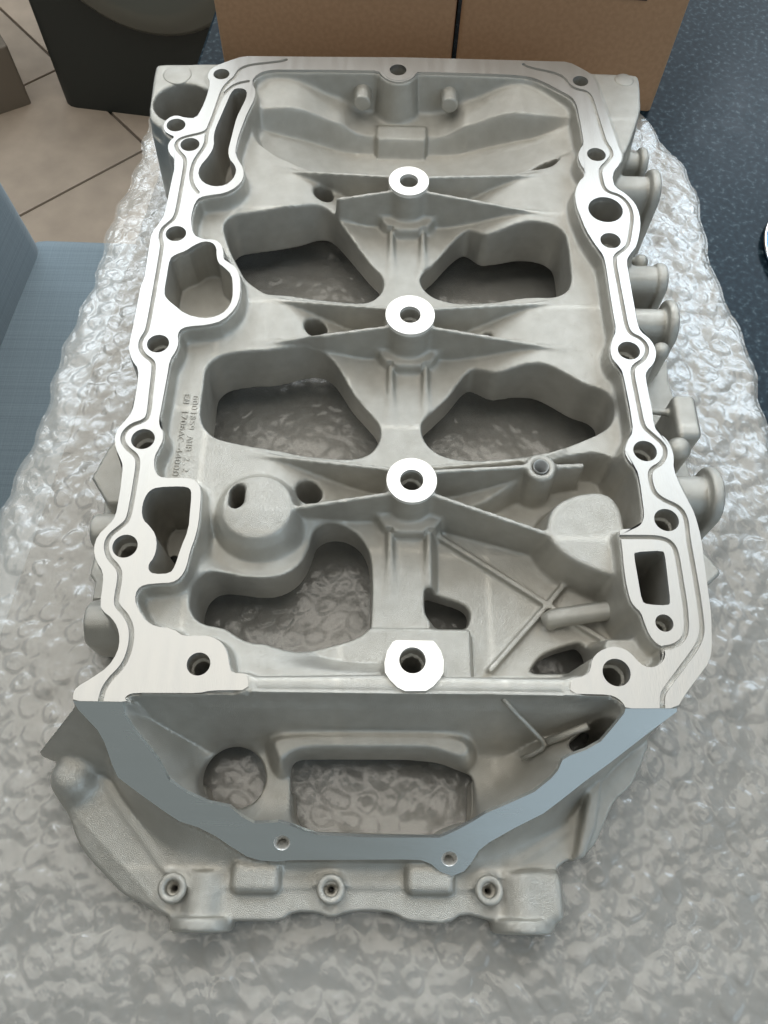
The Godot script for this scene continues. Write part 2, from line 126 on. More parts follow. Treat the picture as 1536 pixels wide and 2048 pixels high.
func capsule2(a: Vector2, b: Vector2, r: float) -> PackedVector2Array:
	var o := PackedVector2Array()
	var dir := (b - a).angle()
	for i in 13:
		o.append(b + Vector2(r, 0).rotated(dir - PI / 2 + PI * i / 12.0))
	for i in 13:
		o.append(a + Vector2(r, 0).rotated(dir + PI / 2 + PI * i / 12.0))
	return o

func P3(x: float, y: float, z: float) -> Vector3:
	return Vector3(x, y + LIFT, z) * 0.001

func add_mesh(called: String, mesh: Mesh, m: Material, parent: Node) -> MeshInstance3D:
	var o := MeshInstance3D.new()
	o.name = called
	o.mesh = mesh
	o.material_override = m
	parent.add_child(o, true)
	return o

func thing(called: String, label: String, category: String, group := "") -> Node3D:
	var o := Node3D.new()
	o.name = called
	add_child(o, true)
	tag(o, label, category, group)
	return o

func tag(o: Node, label: String, category: String, group := "") -> void:
	o.set_meta("label", label)
	o.set_meta("category", category)
	if group:
		o.set_meta("group", group)

func finish(st: SurfaceTool) -> ArrayMesh:
	st.generate_normals()
	return st.commit()

func quad(st: SurfaceTool, a: Vector3, b: Vector3, c: Vector3, d: Vector3) -> void:
	for v in [a, b, c, a, c, d]:
		st.add_vertex(v)

# surface of revolution round an axis through «at»; profile of (radius, height along axis) from the start to the end of the axis
func lathe(prof: Array, at: Transform3D, n := 40) -> ArrayMesh:
	var st := SurfaceTool.new()
	st.begin(Mesh.PRIMITIVE_TRIANGLES)
	for s in prof.size() - 1:
		st.set_smooth_group(s if prof[s].z > 0.5 else 1000)
		for i in n:
			var a0 := TAU * i / n
			var a1 := TAU * (i + 1) / n
			var p: Vector3 = prof[s]
			var q: Vector3 = prof[s + 1]
			quad(st, at * Vector3(p.x * cos(a0), p.y, p.x * sin(a0)), at * Vector3(p.x * cos(a1), p.y, p.x * sin(a1)), at * Vector3(q.x * cos(a1), q.y, q.x * sin(a1)), at * Vector3(q.x * cos(a0), q.y, q.x * sin(a0)))
	return finish(st)

func ring_prof(list: Array) -> Array:
	var o := []
	for e in list:
		o.append(Vector3(e[0], e[1], e[2] if e.size() > 2 else 0.0))
	return o

# a straight-sided solid over an outline with a rounded rim: outline in the xz plane (metres), between y0 and y1
func prism(outline: PackedVector2Array, y0: float, y1: float, round: float, xf := Transform3D(), draft := 0.0) -> ArrayMesh:
	var poly := outline
	if not Geometry2D.is_polygon_clockwise(poly):
		poly = poly.duplicate()
		poly.reverse()
	var n := poly.size()
	var nor := PackedVector2Array()
	for i in n:
		var e0 := (poly[i] - poly[(i + n - 1) % n]).normalized()
		var e1 := (poly[(i + 1) % n] - poly[i]).normalized()
		var d := (e0 + e1).normalized()
		nor.append(Vector2(d.y, -d.x))
	# make the normals point outwards
	var edge := (poly[1] - poly[0]).normalized()
	var edge_out := Vector2(edge.y, -edge.x)
	var test := (poly[0] + poly[1]) / 2 + edge_out * poly[0].distance_to(poly[1]) * 0.02
	if Geometry2D.is_point_in_polygon(test, poly):
		for i in n:
			nor[i] = -nor[i]
	var rows := []
	rows.append([y0, draft * (y1 - y0)])
	rows.append([y1 - round, draft * round])
	for s in range(1, 5):
		var a := PI / 2 * s / 4.0
		rows.append([y1 - round + round * sin(a), -round * (1.0 - cos(a))])
	var st := SurfaceTool.new()
	st.begin(Mesh.PRIMITIVE_TRIANGLES)
	var group := PackedInt32Array()
	var now := 1
	for i in n:
		var e0 := (poly[i] - poly[(i + n - 1) % n]).normalized()
		var e1 := (poly[(i + 1) % n] - poly[i]).normalized()
		if e0.dot(e1) < 0.82:
			now += 1
		group.append(now)
	for i in n:
		if group[i] == now and (poly[0] - poly[n - 1]).normalized().dot((poly[1] - poly[0]).normalized()) >= 0.82:
			group[i] = 1
	for r in rows.size() - 1:
		for i in n:
			st.set_smooth_group(group[i])
			var k := (i + 1) % n
			var a: Vector2 = poly[i] + nor[i] * rows[r][1]
			var b: Vector2 = poly[k] + nor[k] * rows[r][1]
			var c: Vector2 = poly[k] + nor[k] * rows[r + 1][1]
			var d: Vector2 = poly[i] + nor[i] * rows[r + 1][1]
			var va := xf * Vector3(a.x, rows[r][0], a.y)
			var vb := xf * Vector3(b.x, rows[r][0], b.y)
			var vc := xf * Vector3(c.x, rows[r + 1][0], c.y)
			var vd := xf * Vector3(d.x, rows[r + 1][0], d.y)
			quad(st, va, vb, vc, vd)
	var top := PackedVector2Array()
	for i in n:
		top.append(poly[i] + nor[i] * rows[rows.size() - 1][1])
	var large := PackedVector2Array()
	for v in top:
		large.append(v * 10000.0)
	var tri := Geometry2D.triangulate_polygon(large)
	st.set_smooth_group(999)
	for cap in [[y1, true]]:
		for i in range(0, tri.size(), 3):
			var w := [tri[i], tri[i + 1], tri[i + 2]]
			var u0 := top[w[0]]
			var u1 := top[w[1]]
			var u2 := top[w[2]]
			if (u1 - u0).cross(u2 - u0) < 0.0:
				w = [w[0], w[2], w[1]]
			for k in w:
				st.add_vertex(xf * Vector3(top[k].x, cap[0], top[k].y))
	return finish(st)

func tube(path: PackedVector3Array, r: float, n := 12) -> ArrayMesh:
	var st := SurfaceTool.new()
	st.begin(Mesh.PRIMITIVE_TRIANGLES)
	st.set_smooth_group(1)
	var rings := []
	for i in path.size():
		var t := (path[mini(i + 1, path.size() - 1)] - path[maxi(i - 1, 0)]).normalized()
		var u := t.cross(Vector3.UP if absf(t.y) < 0.9 else Vector3.RIGHT).normalized()
		var v := t.cross(u)
		var ring := []
		for k in n:
			ring.append(path[i] + (u * cos(TAU * k / n) + v * sin(TAU * k / n)) * r)
		rings.append(ring)
	for i in path.size() - 1:
		for k in n:
			var l := (k + 1) % n
			quad(st, rings[i][k], rings[i + 1][k], rings[i + 1][l], rings[i][l])
	for e in [[0, 1], [path.size() - 1, -1]]:
		for k in n:
			var l := (k + 1) % n
			var a: Vector3 = rings[e[0]][k]
			var b: Vector3 = rings[e[0]][l]
			for w in ([path[e[0]], a, b] if e[1] > 0 else [path[e[0]], b, a]):
				st.add_vertex(w)
	return finish(st)

func rounded_box(size: Vector3, r: float, xf := Transform3D()) -> ArrayMesh:
	var h := size / 2
	var o := PackedVector2Array()
	for c in [Vector2(h.x - r, h.z - r), Vector2(-h.x + r, h.z - r), Vector2(-h.x + r, -h.z + r), Vector2(h.x - r, -h.z + r)]:
		var a0: float = Vector2(signf(c.x), signf(c.y)).angle() - PI / 4
		for i in 5:
			o.append(c + Vector2(r, 0).rotated(a0 + PI / 2 * i / 4.0))
	return prism(o, -h.y, h.y, minf(r * 0.7, size.y * 0.3), xf)

# ---------------------------------------------------------------- distance fields of the casting
var G := 1.15
const X0 := -169.0
const Z0 := -18.0
const Y0 := 1.6
const NX_MM := 332.0
const NZ_MM := 514.0
const NY_MM := 66.0
var nx := 0
var nz := 0
var ny := 0

func field(poly: PackedVector2Array, reach: float) -> PackedFloat32Array:
	var f := PackedFloat32Array()
	f.resize(nx * nz)
	f.fill(reach * reach)
	var n := poly.size()
	for s in n:
		var a := poly[s]
		var b := poly[(s + 1) % n]
		var ab := b - a
		var l2 := maxf(ab.length_squared(), 1e-9)
		var i0 := maxi(0, int((minf(a.x, b.x) - reach - X0) / G))
		var i1 := mini(nx - 1, int((maxf(a.x, b.x) + reach - X0) / G) + 1)
		var j0 := maxi(0, int((minf(a.y, b.y) - reach - Z0) / G))
		var j1 := mini(nz - 1, int((maxf(a.y, b.y) + reach - Z0) / G) + 1)
		for j in range(j0, j1 + 1):
			var pz := Z0 + j * G - a.y
			var c := j * nx
			for i in range(i0, i1 + 1):
				var px := X0 + i * G - a.x
				var t := clampf((px * ab.x + pz * ab.y) / l2, 0.0, 1.0)
				var dx := px - t * ab.x
				var dz := pz - t * ab.y
				var d := dx * dx + dz * dz
				if d < f[c + i]:
					f[c + i] = d
	for j in nz:
		var z := Z0 + j * G
		var cross := PackedFloat32Array()
		for s in n:
			var a := poly[s]
			var b := poly[(s + 1) % n]
			if (a.y > z) != (b.y > z):
				cross.append(a.x + (z - a.y) / (b.y - a.y) * (b.x - a.x))
		cross.sort()
		var m := 0
		var c := j * nx
		for i in nx:
			var x := X0 + i * G
			while m < cross.size() and cross[m] < x:
				m += 1
			var d := sqrt(f[c + i])
			f[c + i] = -d if m % 2 == 1 else d
	return f

func ss(a: float, b: float, x: float) -> float:
	var t := clampf((x - a) / (b - a), 0.0, 1.0)
	return t * t * (3.0 - 2.0 * t)

func floor_depth(x: float) -> float:
	return -27.0 + 15.0 * ss(16.0, 74.0, absf(x))

func face_y(z: float) -> float:
	return minf(0.0, -(z - FACE_Z) * SLOPE)

var hf := PackedFloat32Array()
var solids := []          # raised solids of the casting: [name, field, top, draft]
var ribs := []            # [name, a, b, half width, top at a, top at b]
var cuts := []            # [field, floor]

# ---- blended lugs, knobs and feet: [name, kind, low corner, high corner, numbers, blend]
# kind 0: rounded bar between two points; 1: round-topped lug along x; 2: the same along z; 3: rounded block
var lumps := []

func add_lump(called: String, kind: int, lo: Vector3, hi: Vector3, q: Array, blend := 2.6) -> void:
	lumps.append([called, kind, lo, hi, PackedFloat32Array(q), blend])

func bar_lump(called: String, a: Vector3, b: Vector3, r: float, blend := 2.6) -> void:
	var m := Vector3.ONE * (r + 4.0)
	add_lump(called, 0, a.min(b) - m, a.max(b) + m, [a.x, a.y, a.z, b.x, b.y, b.z, r], blend)

func lug_x(called: String, x0: float, x1: float, z: float, y: float, r: float, blend := 2.6) -> void:
	add_lump(called, 1, Vector3(minf(x0, x1) - 4.0, -62, z - r - 7.0), Vector3(maxf(x0, x1) + 4.0, 0, z + r + 7.0), [minf(x0, x1), maxf(x0, x1), z, y, r], blend)

func lug_z(called: String, z0: float, z1: float, x: float, y: float, r: float, blend := 2.6) -> void:
	add_lump(called, 2, Vector3(x - r - 7.0, -62, z0 - 4.0), Vector3(x + r + 7.0, 0, z1 + 4.0), [z0, z1, x, y, r], blend)

func block_lump(called: String, c: Vector3, h: Vector3, r: float, blend := 2.6) -> void:
	add_lump(called, 3, c - h - Vector3.ONE * 4.0, c + h + Vector3.ONE * 4.0, [c.x, c.y, c.z, h.x - r, h.y - r, h.z - r, r], blend)

# kind 4: an upright convex plate under a level or sloping top; outline in plan, top height at the first point and its fall along x and z
func plate_lump(called: String, outline: PackedVector2Array, top: float, sx: float, sz: float, round: float, blend := 2.6) -> void:
	var poly := Geometry2D.convex_hull(outline)
	poly.remove_at(poly.size() - 1)
	var mid := Vector2.ZERO
	var lo := poly[0]
	var hi := poly[0]
	for v in poly:
		mid += v / poly.size()
		lo = lo.min(v)
		hi = hi.max(v)
	var q := [top - sx * outline[0].x - sz * outline[0].y, sx, sz, 1.0 / sqrt(1.0 + sx * sx + sz * sz), round]
	for i in poly.size():
		var e := (poly[(i + 1) % poly.size()] - poly[i]).normalized()
		var n := Vector2(e.y, -e.x)
		if n.dot(mid - poly[i]) > 0.0:
			n = -n
		q.append_array([n.x, n.y, n.dot(poly[i]) - round])
	add_lump(called, 4, Vector3(lo.x - 5.0, -62, lo.y - 5.0), Vector3(hi.x + 5.0, 0, hi.y + 5.0), q, blend)

func lump_distance(s: int, x: float, y: float, z: float) -> float:
	var q: PackedFloat32Array = lumps[s][4]
	var kind: int = lumps[s][1]
	if kind == 0:
		var ax := q[3] - q[0]
		var ay := q[4] - q[1]
		var az := q[5] - q[2]
		var px := x - q[0]
		var py := y - q[1]
		var pz := z - q[2]
		var t := clampf((px * ax + py * ay + pz * az) / maxf(ax * ax + ay * ay + az * az, 0.0001), 0.0, 1.0)
		px -= t * ax
		py -= t * ay
		pz -= t * az
		return sqrt(px * px + py * py + pz * pz) - q[6]
	if kind == 3:
		var dx := maxf(absf(x - q[0]) - q[3], 0.0)
		var dy := maxf(absf(y - q[1]) - q[4], 0.0)
		var dz := maxf(absf(z - q[2]) - q[5], 0.0)
		return sqrt(dx * dx + dy * dy + dz * dz) - q[6]
	if kind == 4:
		var e := -99.0
		for i in range(5, q.size(), 3):
			e = maxf(e, x * q[i] + z * q[i + 1] - q[i + 2])
		var g := (y - q[0] - q[1] * x - q[2] * z) * q[3] + q[4]
		return minf(maxf(e, g), 0.0) + sqrt(maxf(e, 0.0) * maxf(e, 0.0) + maxf(g, 0.0) * maxf(g, 0.0)) - q[4]
	var along := x if kind == 1 else z
	var side := (z if kind == 1 else x) - q[2]
	var high := maxf(y - q[3], 0.0)
	var a := sqrt(side * side + high * high) - q[4]
	var b := maxf(q[0] - along, along - q[1])
	# rounded meeting of the curved side and the flat end
	var e := maxf(2.2 - absf(a - b), 0.0)
	return maxf(a, b) + e * e * 0.114

func add_solid(called: String, poly: PackedVector2Array, top: float, draft := 0.08, reach := 7.0) -> void:
	solids.append([called, field(poly, reach), top, draft])

func add_cut(poly: PackedVector2Array, depth: float) -> void:
	cuts.append([field(poly, 4.0), depth])

const BOLTS := [-119.0, 8.0, 5.1, -141.9, 56.5, 5.7, -131.5, 73.3, 5.7, -131.0, 145.4, 5.7, -130.8, 222.1, 5.7, -130.4, 279.7, 5.7, -130.5, 336.4, 5.7, -91.3, 390.3, 5.0,
	111.1, 6.4, 5.0, 113.8, 74.0, 5.7, 114.0, 143.8, 5.8, 114.4, 220.9, 5.8, 114.4, 281.7, 5.8, 119.3, 319.0, 5.8, 86.8, 391.7, 6.0, 110.7, 369.4, 4.0, -6.3, 0.0, 5.4]
const PILLARS := [0.0, 100.0, 11.8, 5.5, 0.0, 200.0, 13.1, 5.6, 0.0, 300.0, 12.0, 5.6]

func build_casting(root: Node3D) -> void:
	nx = int(NX_MM / G)
	nz = int(NZ_MM / G)
	ny = int(NY_MM / G)
	var n2 := nx * nz
	var land := smoothed(pts(LAND), 1)
	var f_land := field(land, 16.0)
	var f_body := field(smoothed(pts(BODY), 1), 16.0)
	var f_band := field(pts(BAND_OUTER), 3.0)
	var f_foot := field(smoothed(pts(FOOT), 1), 30.0)
	var f_foot_body := field(smoothed(pts(BODY), 1), 34.0)
	var f_deck := field(smoothed(pts(DECK), 1), 7.0)
	var f_bowl := field(smoothed(pts(BOWL), 1), 26.0)
	var f_rear := field(smoothed(pts(REAR_BOWL), 1), 8.0)
	var f_plate := field(smoothed(pts(PLATE), 1), 8.0)
	var f_bulge := field(smoothed(pts(BULGE), 2), 10.0)
	# ---- floor heights
	hf.resize(n2)
	for j in nz:
		var z := Z0 + j * G
		for i in nx:
			var c := j * nx + i
			var x := X0 + i * G
			var h := floor_depth(x)
			if z < 96.0:
				var w := 1.0 - ss(-2.5, 2.5, f_rear[c])
				if w > 0.0:
					var u := absf(x + 3.0)
					var zs := 24.0 + 4.0 * ss(50.0, 90.0, u)
					var shelf := -5.5 - 22.0 * (1.0 - ss(20.0, 78.0, u)) - maxf(0.0, z - 6.0) * 0.14
					var mid := 1.0 - ss(15.0, 18.5, u)
					zs += 5.0 * mid
					shelf += 2.4 * mid * ss(15.0, 19.0, z)
					var bump := exp(-pow((u - 40.0) / 7.0, 2.0)) * 2.0
					shelf += bump
					var low := -40.0 + 20.0 * ss(25.0, 100.0, u) + maxf(0.0, z - 34.0) * 0.14
					var side := ss(84.0, 112.0, u)
					low = lerpf(low, -13.0, side)
					h = lerpf(h, lerpf(shelf, low, ss(zs - 1.0, zs + 7.0, z)), w)
			if z > 270.0 and z < 400.0:
				var w2 := 1.0 - ss(-4.0, 2.0, f_plate[c])
				h = lerpf(h, -34.0 + 6.0 * ss(380.0, 395.0, z) * 0.0, w2)
				# dome beside the third pillar
				var dd := Vector2(x + 73.5, z - 312.0).length()
				if dd < 44.0:
					var valley := ss(19.0, 24.0, dd) * (1.0 - ss(27.0, 40.0, dd)) * ss(310.0, 324.0, z)
					h -= 8.0 * valley
					h = lerpf(h, -4.0 - 0.011 * dd * dd, 1.0 - ss(16.0, 21.5, dd))
			if z > 366.0 and z < 404.0:
				var left := 1.0 - ss(4.0, 16.0, x)
				h = maxf(h, lerpf(h, -9.0, ss(378.0, 392.0, z) * left))
				h = maxf(h, lerpf(h, -20.0, ss(363.0, 368.0, z) * (1.0 - ss(27.0, 30.0, x))))
			if z > 398.0:
				var hp := face_y(z) - 1.6
				var fb := f_bowl[c]
				if fb < 0.0:
					var wall := hp + fb * 1.9
					var fl := -42.0
					var k := 9.0
					var t := maxf(k - absf(wall - fl), 0.0)
					h = maxf(wall, fl) + t * t / (4.0 * k)
					h = lerpf(h, maxf(h, -25.0), 1.0 - ss(-5.0, 2.0, f_bulge[c]))
				elif z > 405.0:
					h = hp
				var ob := f_foot_body[c]
				if ob > 0.0 and z > FACE_Z:
					var ff := maxf(0.0, -f_foot[c])
					h = lerpf(-50.0, hp - 3.0, ff / (ff + ob + 0.01)) if f_foot[c] < 0.0 else -50.0
			hf[c] = h
	var cs := PackedFloat32Array()
	cs.resize(n2)
	cs.fill(1.0)
	for j in range(1, nz - 1):
		for i in range(1, nx - 1):
			var c := j * nx + i
			var gx := (hf[c + 1] - hf[c - 1]) / (2.0 * G)
			var gz := (hf[c + nx] - hf[c - nx]) / (2.0 * G)
			cs[c] = 1.0 / sqrt(1.0 + gx * gx + gz * gz)
	# ---- raised solids
	add_solid("corner_pad", pts(LEFT_PAD), -2.0, 0.0)
	add_solid("corner_pad", pts(RIGHT_PAD), -2.0, 0.0)
	for k in 3:
		var x: float = PILLARS[k * 4]
		var z: float = PILLARS[k * 4 + 1]
		add_solid("pillar", circle(Vector2(x, z), PILLARS[k * 4 + 2] - 0.2), -1.6, 0.05, 9.0)
		add_solid("collar", capsule2(Vector2(-4, z + 6), Vector2(4, z + 6), 12.5), -19.5, 0.1)
	add_solid("front_boss", pts(FRONT_BOSS), -1.6, 0.04)
	add_solid("front_rail", pts(RAIL), -0.7, 0.05)
	add_solid("rear_boss", circle(Vector2(-6.2, 1.5), 9.6), -1.6, -0.06)
	add_solid("box_bump", smoothed(pts(BUMP), 1), -9.0, 0.16, 9.0)
	add_solid("threaded_boss", circle(Vector2(63.9, 288.3), 7.6), -5.5, 0.06)
	for x in [-102.0, -33.9, 34.5]:
		add_solid("bolt_boss", circle(Vector2(x, 475.7), 6.2), -46.6, 0.2)
	for s in RIB_NUMBERS.size() / 7:
		var q: Array = RIB_NUMBERS.slice(s * 7, s * 7 + 7)
		ribs.append([Vector2(q[0], q[1]), Vector2(q[2], q[3]), q[4], q[5], q[6]])
	# ---- cut-outs
	for o in [[OPENING_A, 1], [OPENING_B, 1], [OPENING_C, 1], [OPENING_D, 1], [OPENING_E, 1], [WINDOW_A, 1], [WINDOW_B, 1], [BOWL_WINDOW, 1], [SLIT_A, 1], [SLIT_B, 1]]:
		add_cut(smoothed(pts(o[0]), 2), -90.0)
	add_cut(smoothed(pts(SLOT_POCKET), 1), -34.0)
	add_cut(smoothed(pts(WIDE_POCKET), 1), -27.0)
	add_cut(smoothed(pts(TALL_POCKET), 1), -44.0)
	add_cut(smoothed(pts(BOX_POCKET), 1), -52.0)
	add_cut(pts(REAR_RECESS), -38.0)
	for h in [[-51.2, 92.4, 6.2, -90.0], [-51.4, 195.6, 6.4, -90.0], [-50.2, 298.0, 6.6, -90.0], [43.3, 197.5, 3.6, -60.0], [-116.5, 180.0, 11.5, -90.0], [-114.0, 322.0, 9.0, -90.0], [-78.9, 431.2, 15.2, -90.0], [114.0, 119.7, 10.0, -50.0], [63.9, 288.3, 4.0, -30.0]]:
		add_cut(circle(Vector2(h[0], h[1]), h[2]), h[3])
	for x in [-102.0, -33.9, 34.5]:
		add_cut(circle(Vector2(x, 475.7), 2.9, 24), -90.0)
	for c in [Vector2(-55.1, 458.0), Vector2(17.0, 463.6)]:
		add_cut(circle(c, 3.2, 24), -70.0)
	add_cut(capsule2(Vector2(-83.5, 303.5), Vector2(-83.5, 309.5), 3.7), -40.0)
	add_cut(capsule2(Vector2(82.0, 412.5), Vector2(73.0, 419.5), 4.6), -60.0)
	var big := field(circle(Vector2(-141.0, 33.0), 18.0), 4.0)
	for c in n2:
		big[c] = maxf(big[c], 0.9 - f_land[c])
	cuts.append([big, -90.0])
	add_lumps()
	var lu1 := PackedInt32Array()
	var lu2 := PackedInt32Array()
	var lu3 := PackedInt32Array()
	lu1.resize(n2)
	lu2.resize(n2)
	lu3.resize(n2)
	lu1.fill(-1)
	lu2.fill(-1)
	lu3.fill(-1)
	for s in lumps.size():
		var lo: Vector3 = lumps[s][2]
		var hi: Vector3 = lumps[s][3]
		for j in range(maxi(0, int((lo.z - Z0) / G)), mini(nz, int((hi.z - Z0) / G) + 1)):
			for i in range(maxi(0, int((lo.x - X0) / G)), mini(nx, int((hi.x - X0) / G) + 1)):
				var c := j * nx + i
				if lu1[c] < 0:
					lu1[c] = s
				elif lu2[c] < 0:
					lu2[c] = s
				elif lu3[c] < 0:
					lu3[c] = s
	# ---- merge the layers per column
	var bd := PackedFloat32Array()
	var bt := PackedFloat32Array()
	var bdr := PackedFloat32Array()
	var bid := PackedInt32Array()
	var cd := PackedFloat32Array()
	var cf := PackedFloat32Array()
	var rd := PackedFloat32Array()
	var rt := PackedFloat32Array()
	var rid := PackedInt32Array()
	var hd := PackedFloat32Array()
	var bot := PackedFloat32Array()
	var ld := PackedFloat32Array()
	var lt := PackedFloat32Array()
	var lid := PackedInt32Array()
	var dtop := PackedFloat32Array()
	ld.resize(n2)
	lt.resize(n2)
	lid.resize(n2)
	dtop.resize(n2)
	ld.fill(9.0)
	bd.resize(n2); bt.resize(n2); bdr.resize(n2); bid.resize(n2); cd.resize(n2); cf.resize(n2); rd.resize(n2); rt.resize(n2); rid.resize(n2); hd.resize(n2); bot.resize(n2)
	bd.fill(9.0); cd.fill(4.0); rd.fill(9.0); hd.fill(30.0); cf.fill(-90.0)
	for s in solids.size():
		var f: PackedFloat32Array = solids[s][1]
		var top: float = solids[s][2]
		var dr: float = solids[s][3]
		for c in n2:
			var d := f[c]
			if solids[s][0] == "collar":
				if d < ld[c]:
					ld[c] = d
					lt[c] = top
					lid[c] = s
				continue
			if d < 7.0 and d < bd[c]:
				# where two solids overlap the higher one wins
				if d < 0.0 and bd[c] < 0.0 and bt[c] > top:
					continue
				bd[c] = d
				bt[c] = top
				bdr[c] = dr
				bid[c] = s
	for s in cuts.size():
		var f: PackedFloat32Array = cuts[s][0]
		for c in n2:
			if f[c] < cd[c]:
				cd[c] = f[c]
				cf[c] = cuts[s][1]
	for s in ribs.size():
		var a: Vector2 = ribs[s][0]
		var b: Vector2 = ribs[s][1]
		var ab := b - a
		var l2 := ab.length_squared()
		var hw: float = ribs[s][2]
		for j in range(maxi(0, int((minf(a.y, b.y) - 9.0 - Z0) / G)), mini(nz, int((maxf(a.y, b.y) + 9.0 - Z0) / G) + 1)):
			for i in range(maxi(0, int((minf(a.x, b.x) - 9.0 - X0) / G)), mini(nx, int((maxf(a.x, b.x) + 9.0 - X0) / G) + 1)):
				var p := Vector2(X0 + i * G, Z0 + j * G)
				var t := clampf((p - a).dot(ab) / l2, 0.0, 1.0)
				var d := p.distance_to(a + ab * t) - hw
				var c := j * nx + i
				if ribs[s][3] < -20.0 and ribs[s][4] == -28.0:
					if d < ld[c]:
						ld[c] = d
						lt[c] = lerpf(ribs[s][3], ribs[s][4], t)
						lid[c] = solids.size() + s
					continue
				if d < rd[c]:
					rd[c] = d
					rt[c] = lerpf(ribs[s][3], ribs[s][4], t)
					rid[c] = s
	for s in BOLTS.size() / 3:
		var b := Vector2(BOLTS[s * 3], BOLTS[s * 3 + 1])
		var r: float = BOLTS[s * 3 + 2]
		for j in range(maxi(0, int((b.y - 12.0 - Z0) / G)), mini(nz, int((b.y + 12.0 - Z0) / G) + 1)):
			for i in range(maxi(0, int((b.x - 12.0 - X0) / G)), mini(nx, int((b.x + 12.0 - X0) / G) + 1)):
				var c := j * nx + i
				hd[c] = minf(hd[c], Vector2(X0 + i * G, Z0 + j * G).distance_to(b) - r)
	for k in 4:
		var b := Vector2(0, 100.0 + 100.0 * k) if k < 3 else Vector2(-0.4, 387.6)
		for j in range(int((b.y - 12.0 - Z0) / G), int((b.y + 12.0 - Z0) / G) + 1):
			for i in range(int((b.x - 12.0 - X0) / G), int((b.x + 12.0 - X0) / G) + 1):
				var c := j * nx + i
				hd[c] = minf(hd[c], Vector2(X0 + i * G, Z0 + j * G).distance_to(b) - 5.6)
	var ra := Vector2(DECK_RIDGE[0], DECK_RIDGE[1])
	var rdir := (Vector2(DECK_RIDGE[2], DECK_RIDGE[3]) - ra).normalized()
	for c in n2:
		var beyond := (Vector2(X0 + (c % nx) * G, Z0 + (c / nx) * G) - ra).dot(Vector2(-rdir.y, rdir.x))
		dtop[c] = -50.0 - clampf(beyond * 0.38, 0.0, 7.0)
		bot[c] = lerpf(-62.0, -45.0, ss(9.0, 14.0, -f_body[c]))
	# ---- sample the solid, column by column
	var vals := PackedFloat32Array()
	vals.resize(n2 * ny)
	vals.fill(9.0)
	var skip := 4.5 * G
	for j in nz:
		var z := Z0 + j * G
		for i in nx:
			var c := j * nx + i
			var o := minf(f_body[c], f_foot[c]) - 0.5
			var fd := f_deck[c]
			var lump := lu1[c]
			if o > 4.0 and fd > 4.0 and lump < 0:
				continue
			var wl := f_land[c] - 0.5
			var h := hf[c]
			var csc := cs[c]
			var b0 := bd[c]
			var btc := bt[c]
			var bdc := bdr[c]
			var r0 := rd[c]
			var l0 := ld[c]
			var ltc := lt[c]
			var dtc := dtop[c]
			var rtc := rt[c]
			var cut := cd[c]
			var cfl := cf[c]
			var hole := hd[c]
			var bo := bot[c]
			var incl := z > FACE_Z - 3.0 and f_band[c] < 0.8
			var fy := -(z - FACE_Z) * SLOPE - 1.5
			var k := 0
			var base := c * ny
			while k < ny:
				var y := Y0 - k * G
				var d := (y - h) * csc
				if wl < 9.0:
					var w := wl + 0.11 * y
					var e := y + 1.6
					var q := maxf(1.6 - absf(w - e), 0.0)
					w = maxf(w, e) + q * q * 0.156
					q = maxf(3.4 - absf(w - d), 0.0)
					d = minf(d, w) - q * q * 0.0735
				if b0 < 7.0:
					var w := b0 + bdc * (y - btc)
					var e := y - btc
					var q := maxf(2.4 - absf(w - e), 0.0)
					w = maxf(w, e) + q * q * 0.104
					q = maxf(3.2 - absf(w - d), 0.0)
					d = minf(d, w) - q * q * 0.078
				if r0 < 7.0:
					var w := r0 + 0.05 * (y - rtc)
					var e := y - rtc
					var q := maxf(0.9 - absf(w - e), 0.0)
					w = maxf(w, e) + q * q * 0.278
					q = maxf(1.9 - absf(w - d), 0.0)
					d = minf(d, w) - q * q * 0.132
				if l0 < 7.0:
					var w := l0 + 0.1 * (y - ltc)
					var e := y - ltc
					var q := maxf(2.0 - absf(w - e), 0.0)
					w = maxf(w, e) + q * q * 0.125
					q = maxf(3.0 - absf(w - d), 0.0)
					d = minf(d, w) - q * q * 0.0833
				d = maxf(d, o + 0.05 * y)
				if incl:
					d = maxf(d, (y - fy) * 0.819)
				d = maxf(d, bo - y)
				if fd < 5.0:
					var w := maxf(fd, y - dtc)
					var q := maxf(1.8 - absf(fd - y + dtc), 0.0)
					w += q * q * 0.139
					w = maxf(w, -62.0 - y)
					q = maxf(3.0 - absf(w - d), 0.0)
					d = minf(d, w) - q * q * 0.0833
				if lump >= 0:
					var s := lump
					for turn in 3:
						if turn > 0:
							s = lu2[c] if turn == 1 else lu3[c]
							if s < 0:
								break
						var w := maxf(lump_distance(s, X0 + i * G, y, z), -62.0 - y)
						var bl: float = lumps[s][5]
						var q := maxf(bl - absf(w - d), 0.0)
						d = minf(d, w) - q * q * 0.25 / bl
				if cut < 4.0:
					var w := -maxf(cut - 0.035 * y - 0.3, cfl - y)
					var q := maxf(1.8 - absf(w - d), 0.0)
					d = maxf(d, w) + q * q * 0.139
				if hole < 12.0:
					d = maxf(d, -(hole if y > -9.0 else hole + 1.3))
				vals[base + k] = d
				if d > skip:
					k += maxi(1, int((d - 3.0 * G) * 0.7 / G))
				elif d < -skip:
					var n := maxi(1, int((-d - 3.0 * G) * 0.7 / G))
					for m in range(1, mini(n, ny - k)):
						vals[base + k + m] = d
					k += n
				else:
					k += 1
	# ---- surface nets
	var names := ["casting_body", "flange_wall"]
	for s in solids:
		names.append(s[0])
	for s in ribs:
		names.append("rib")
	for s in lumps:
		names.append(s[0])
	var cell := PackedInt32Array()
	cell.resize(n2 * ny)
	cell.fill(-1)
	var vs := PackedVector3Array()
	var ns := PackedVector3Array()
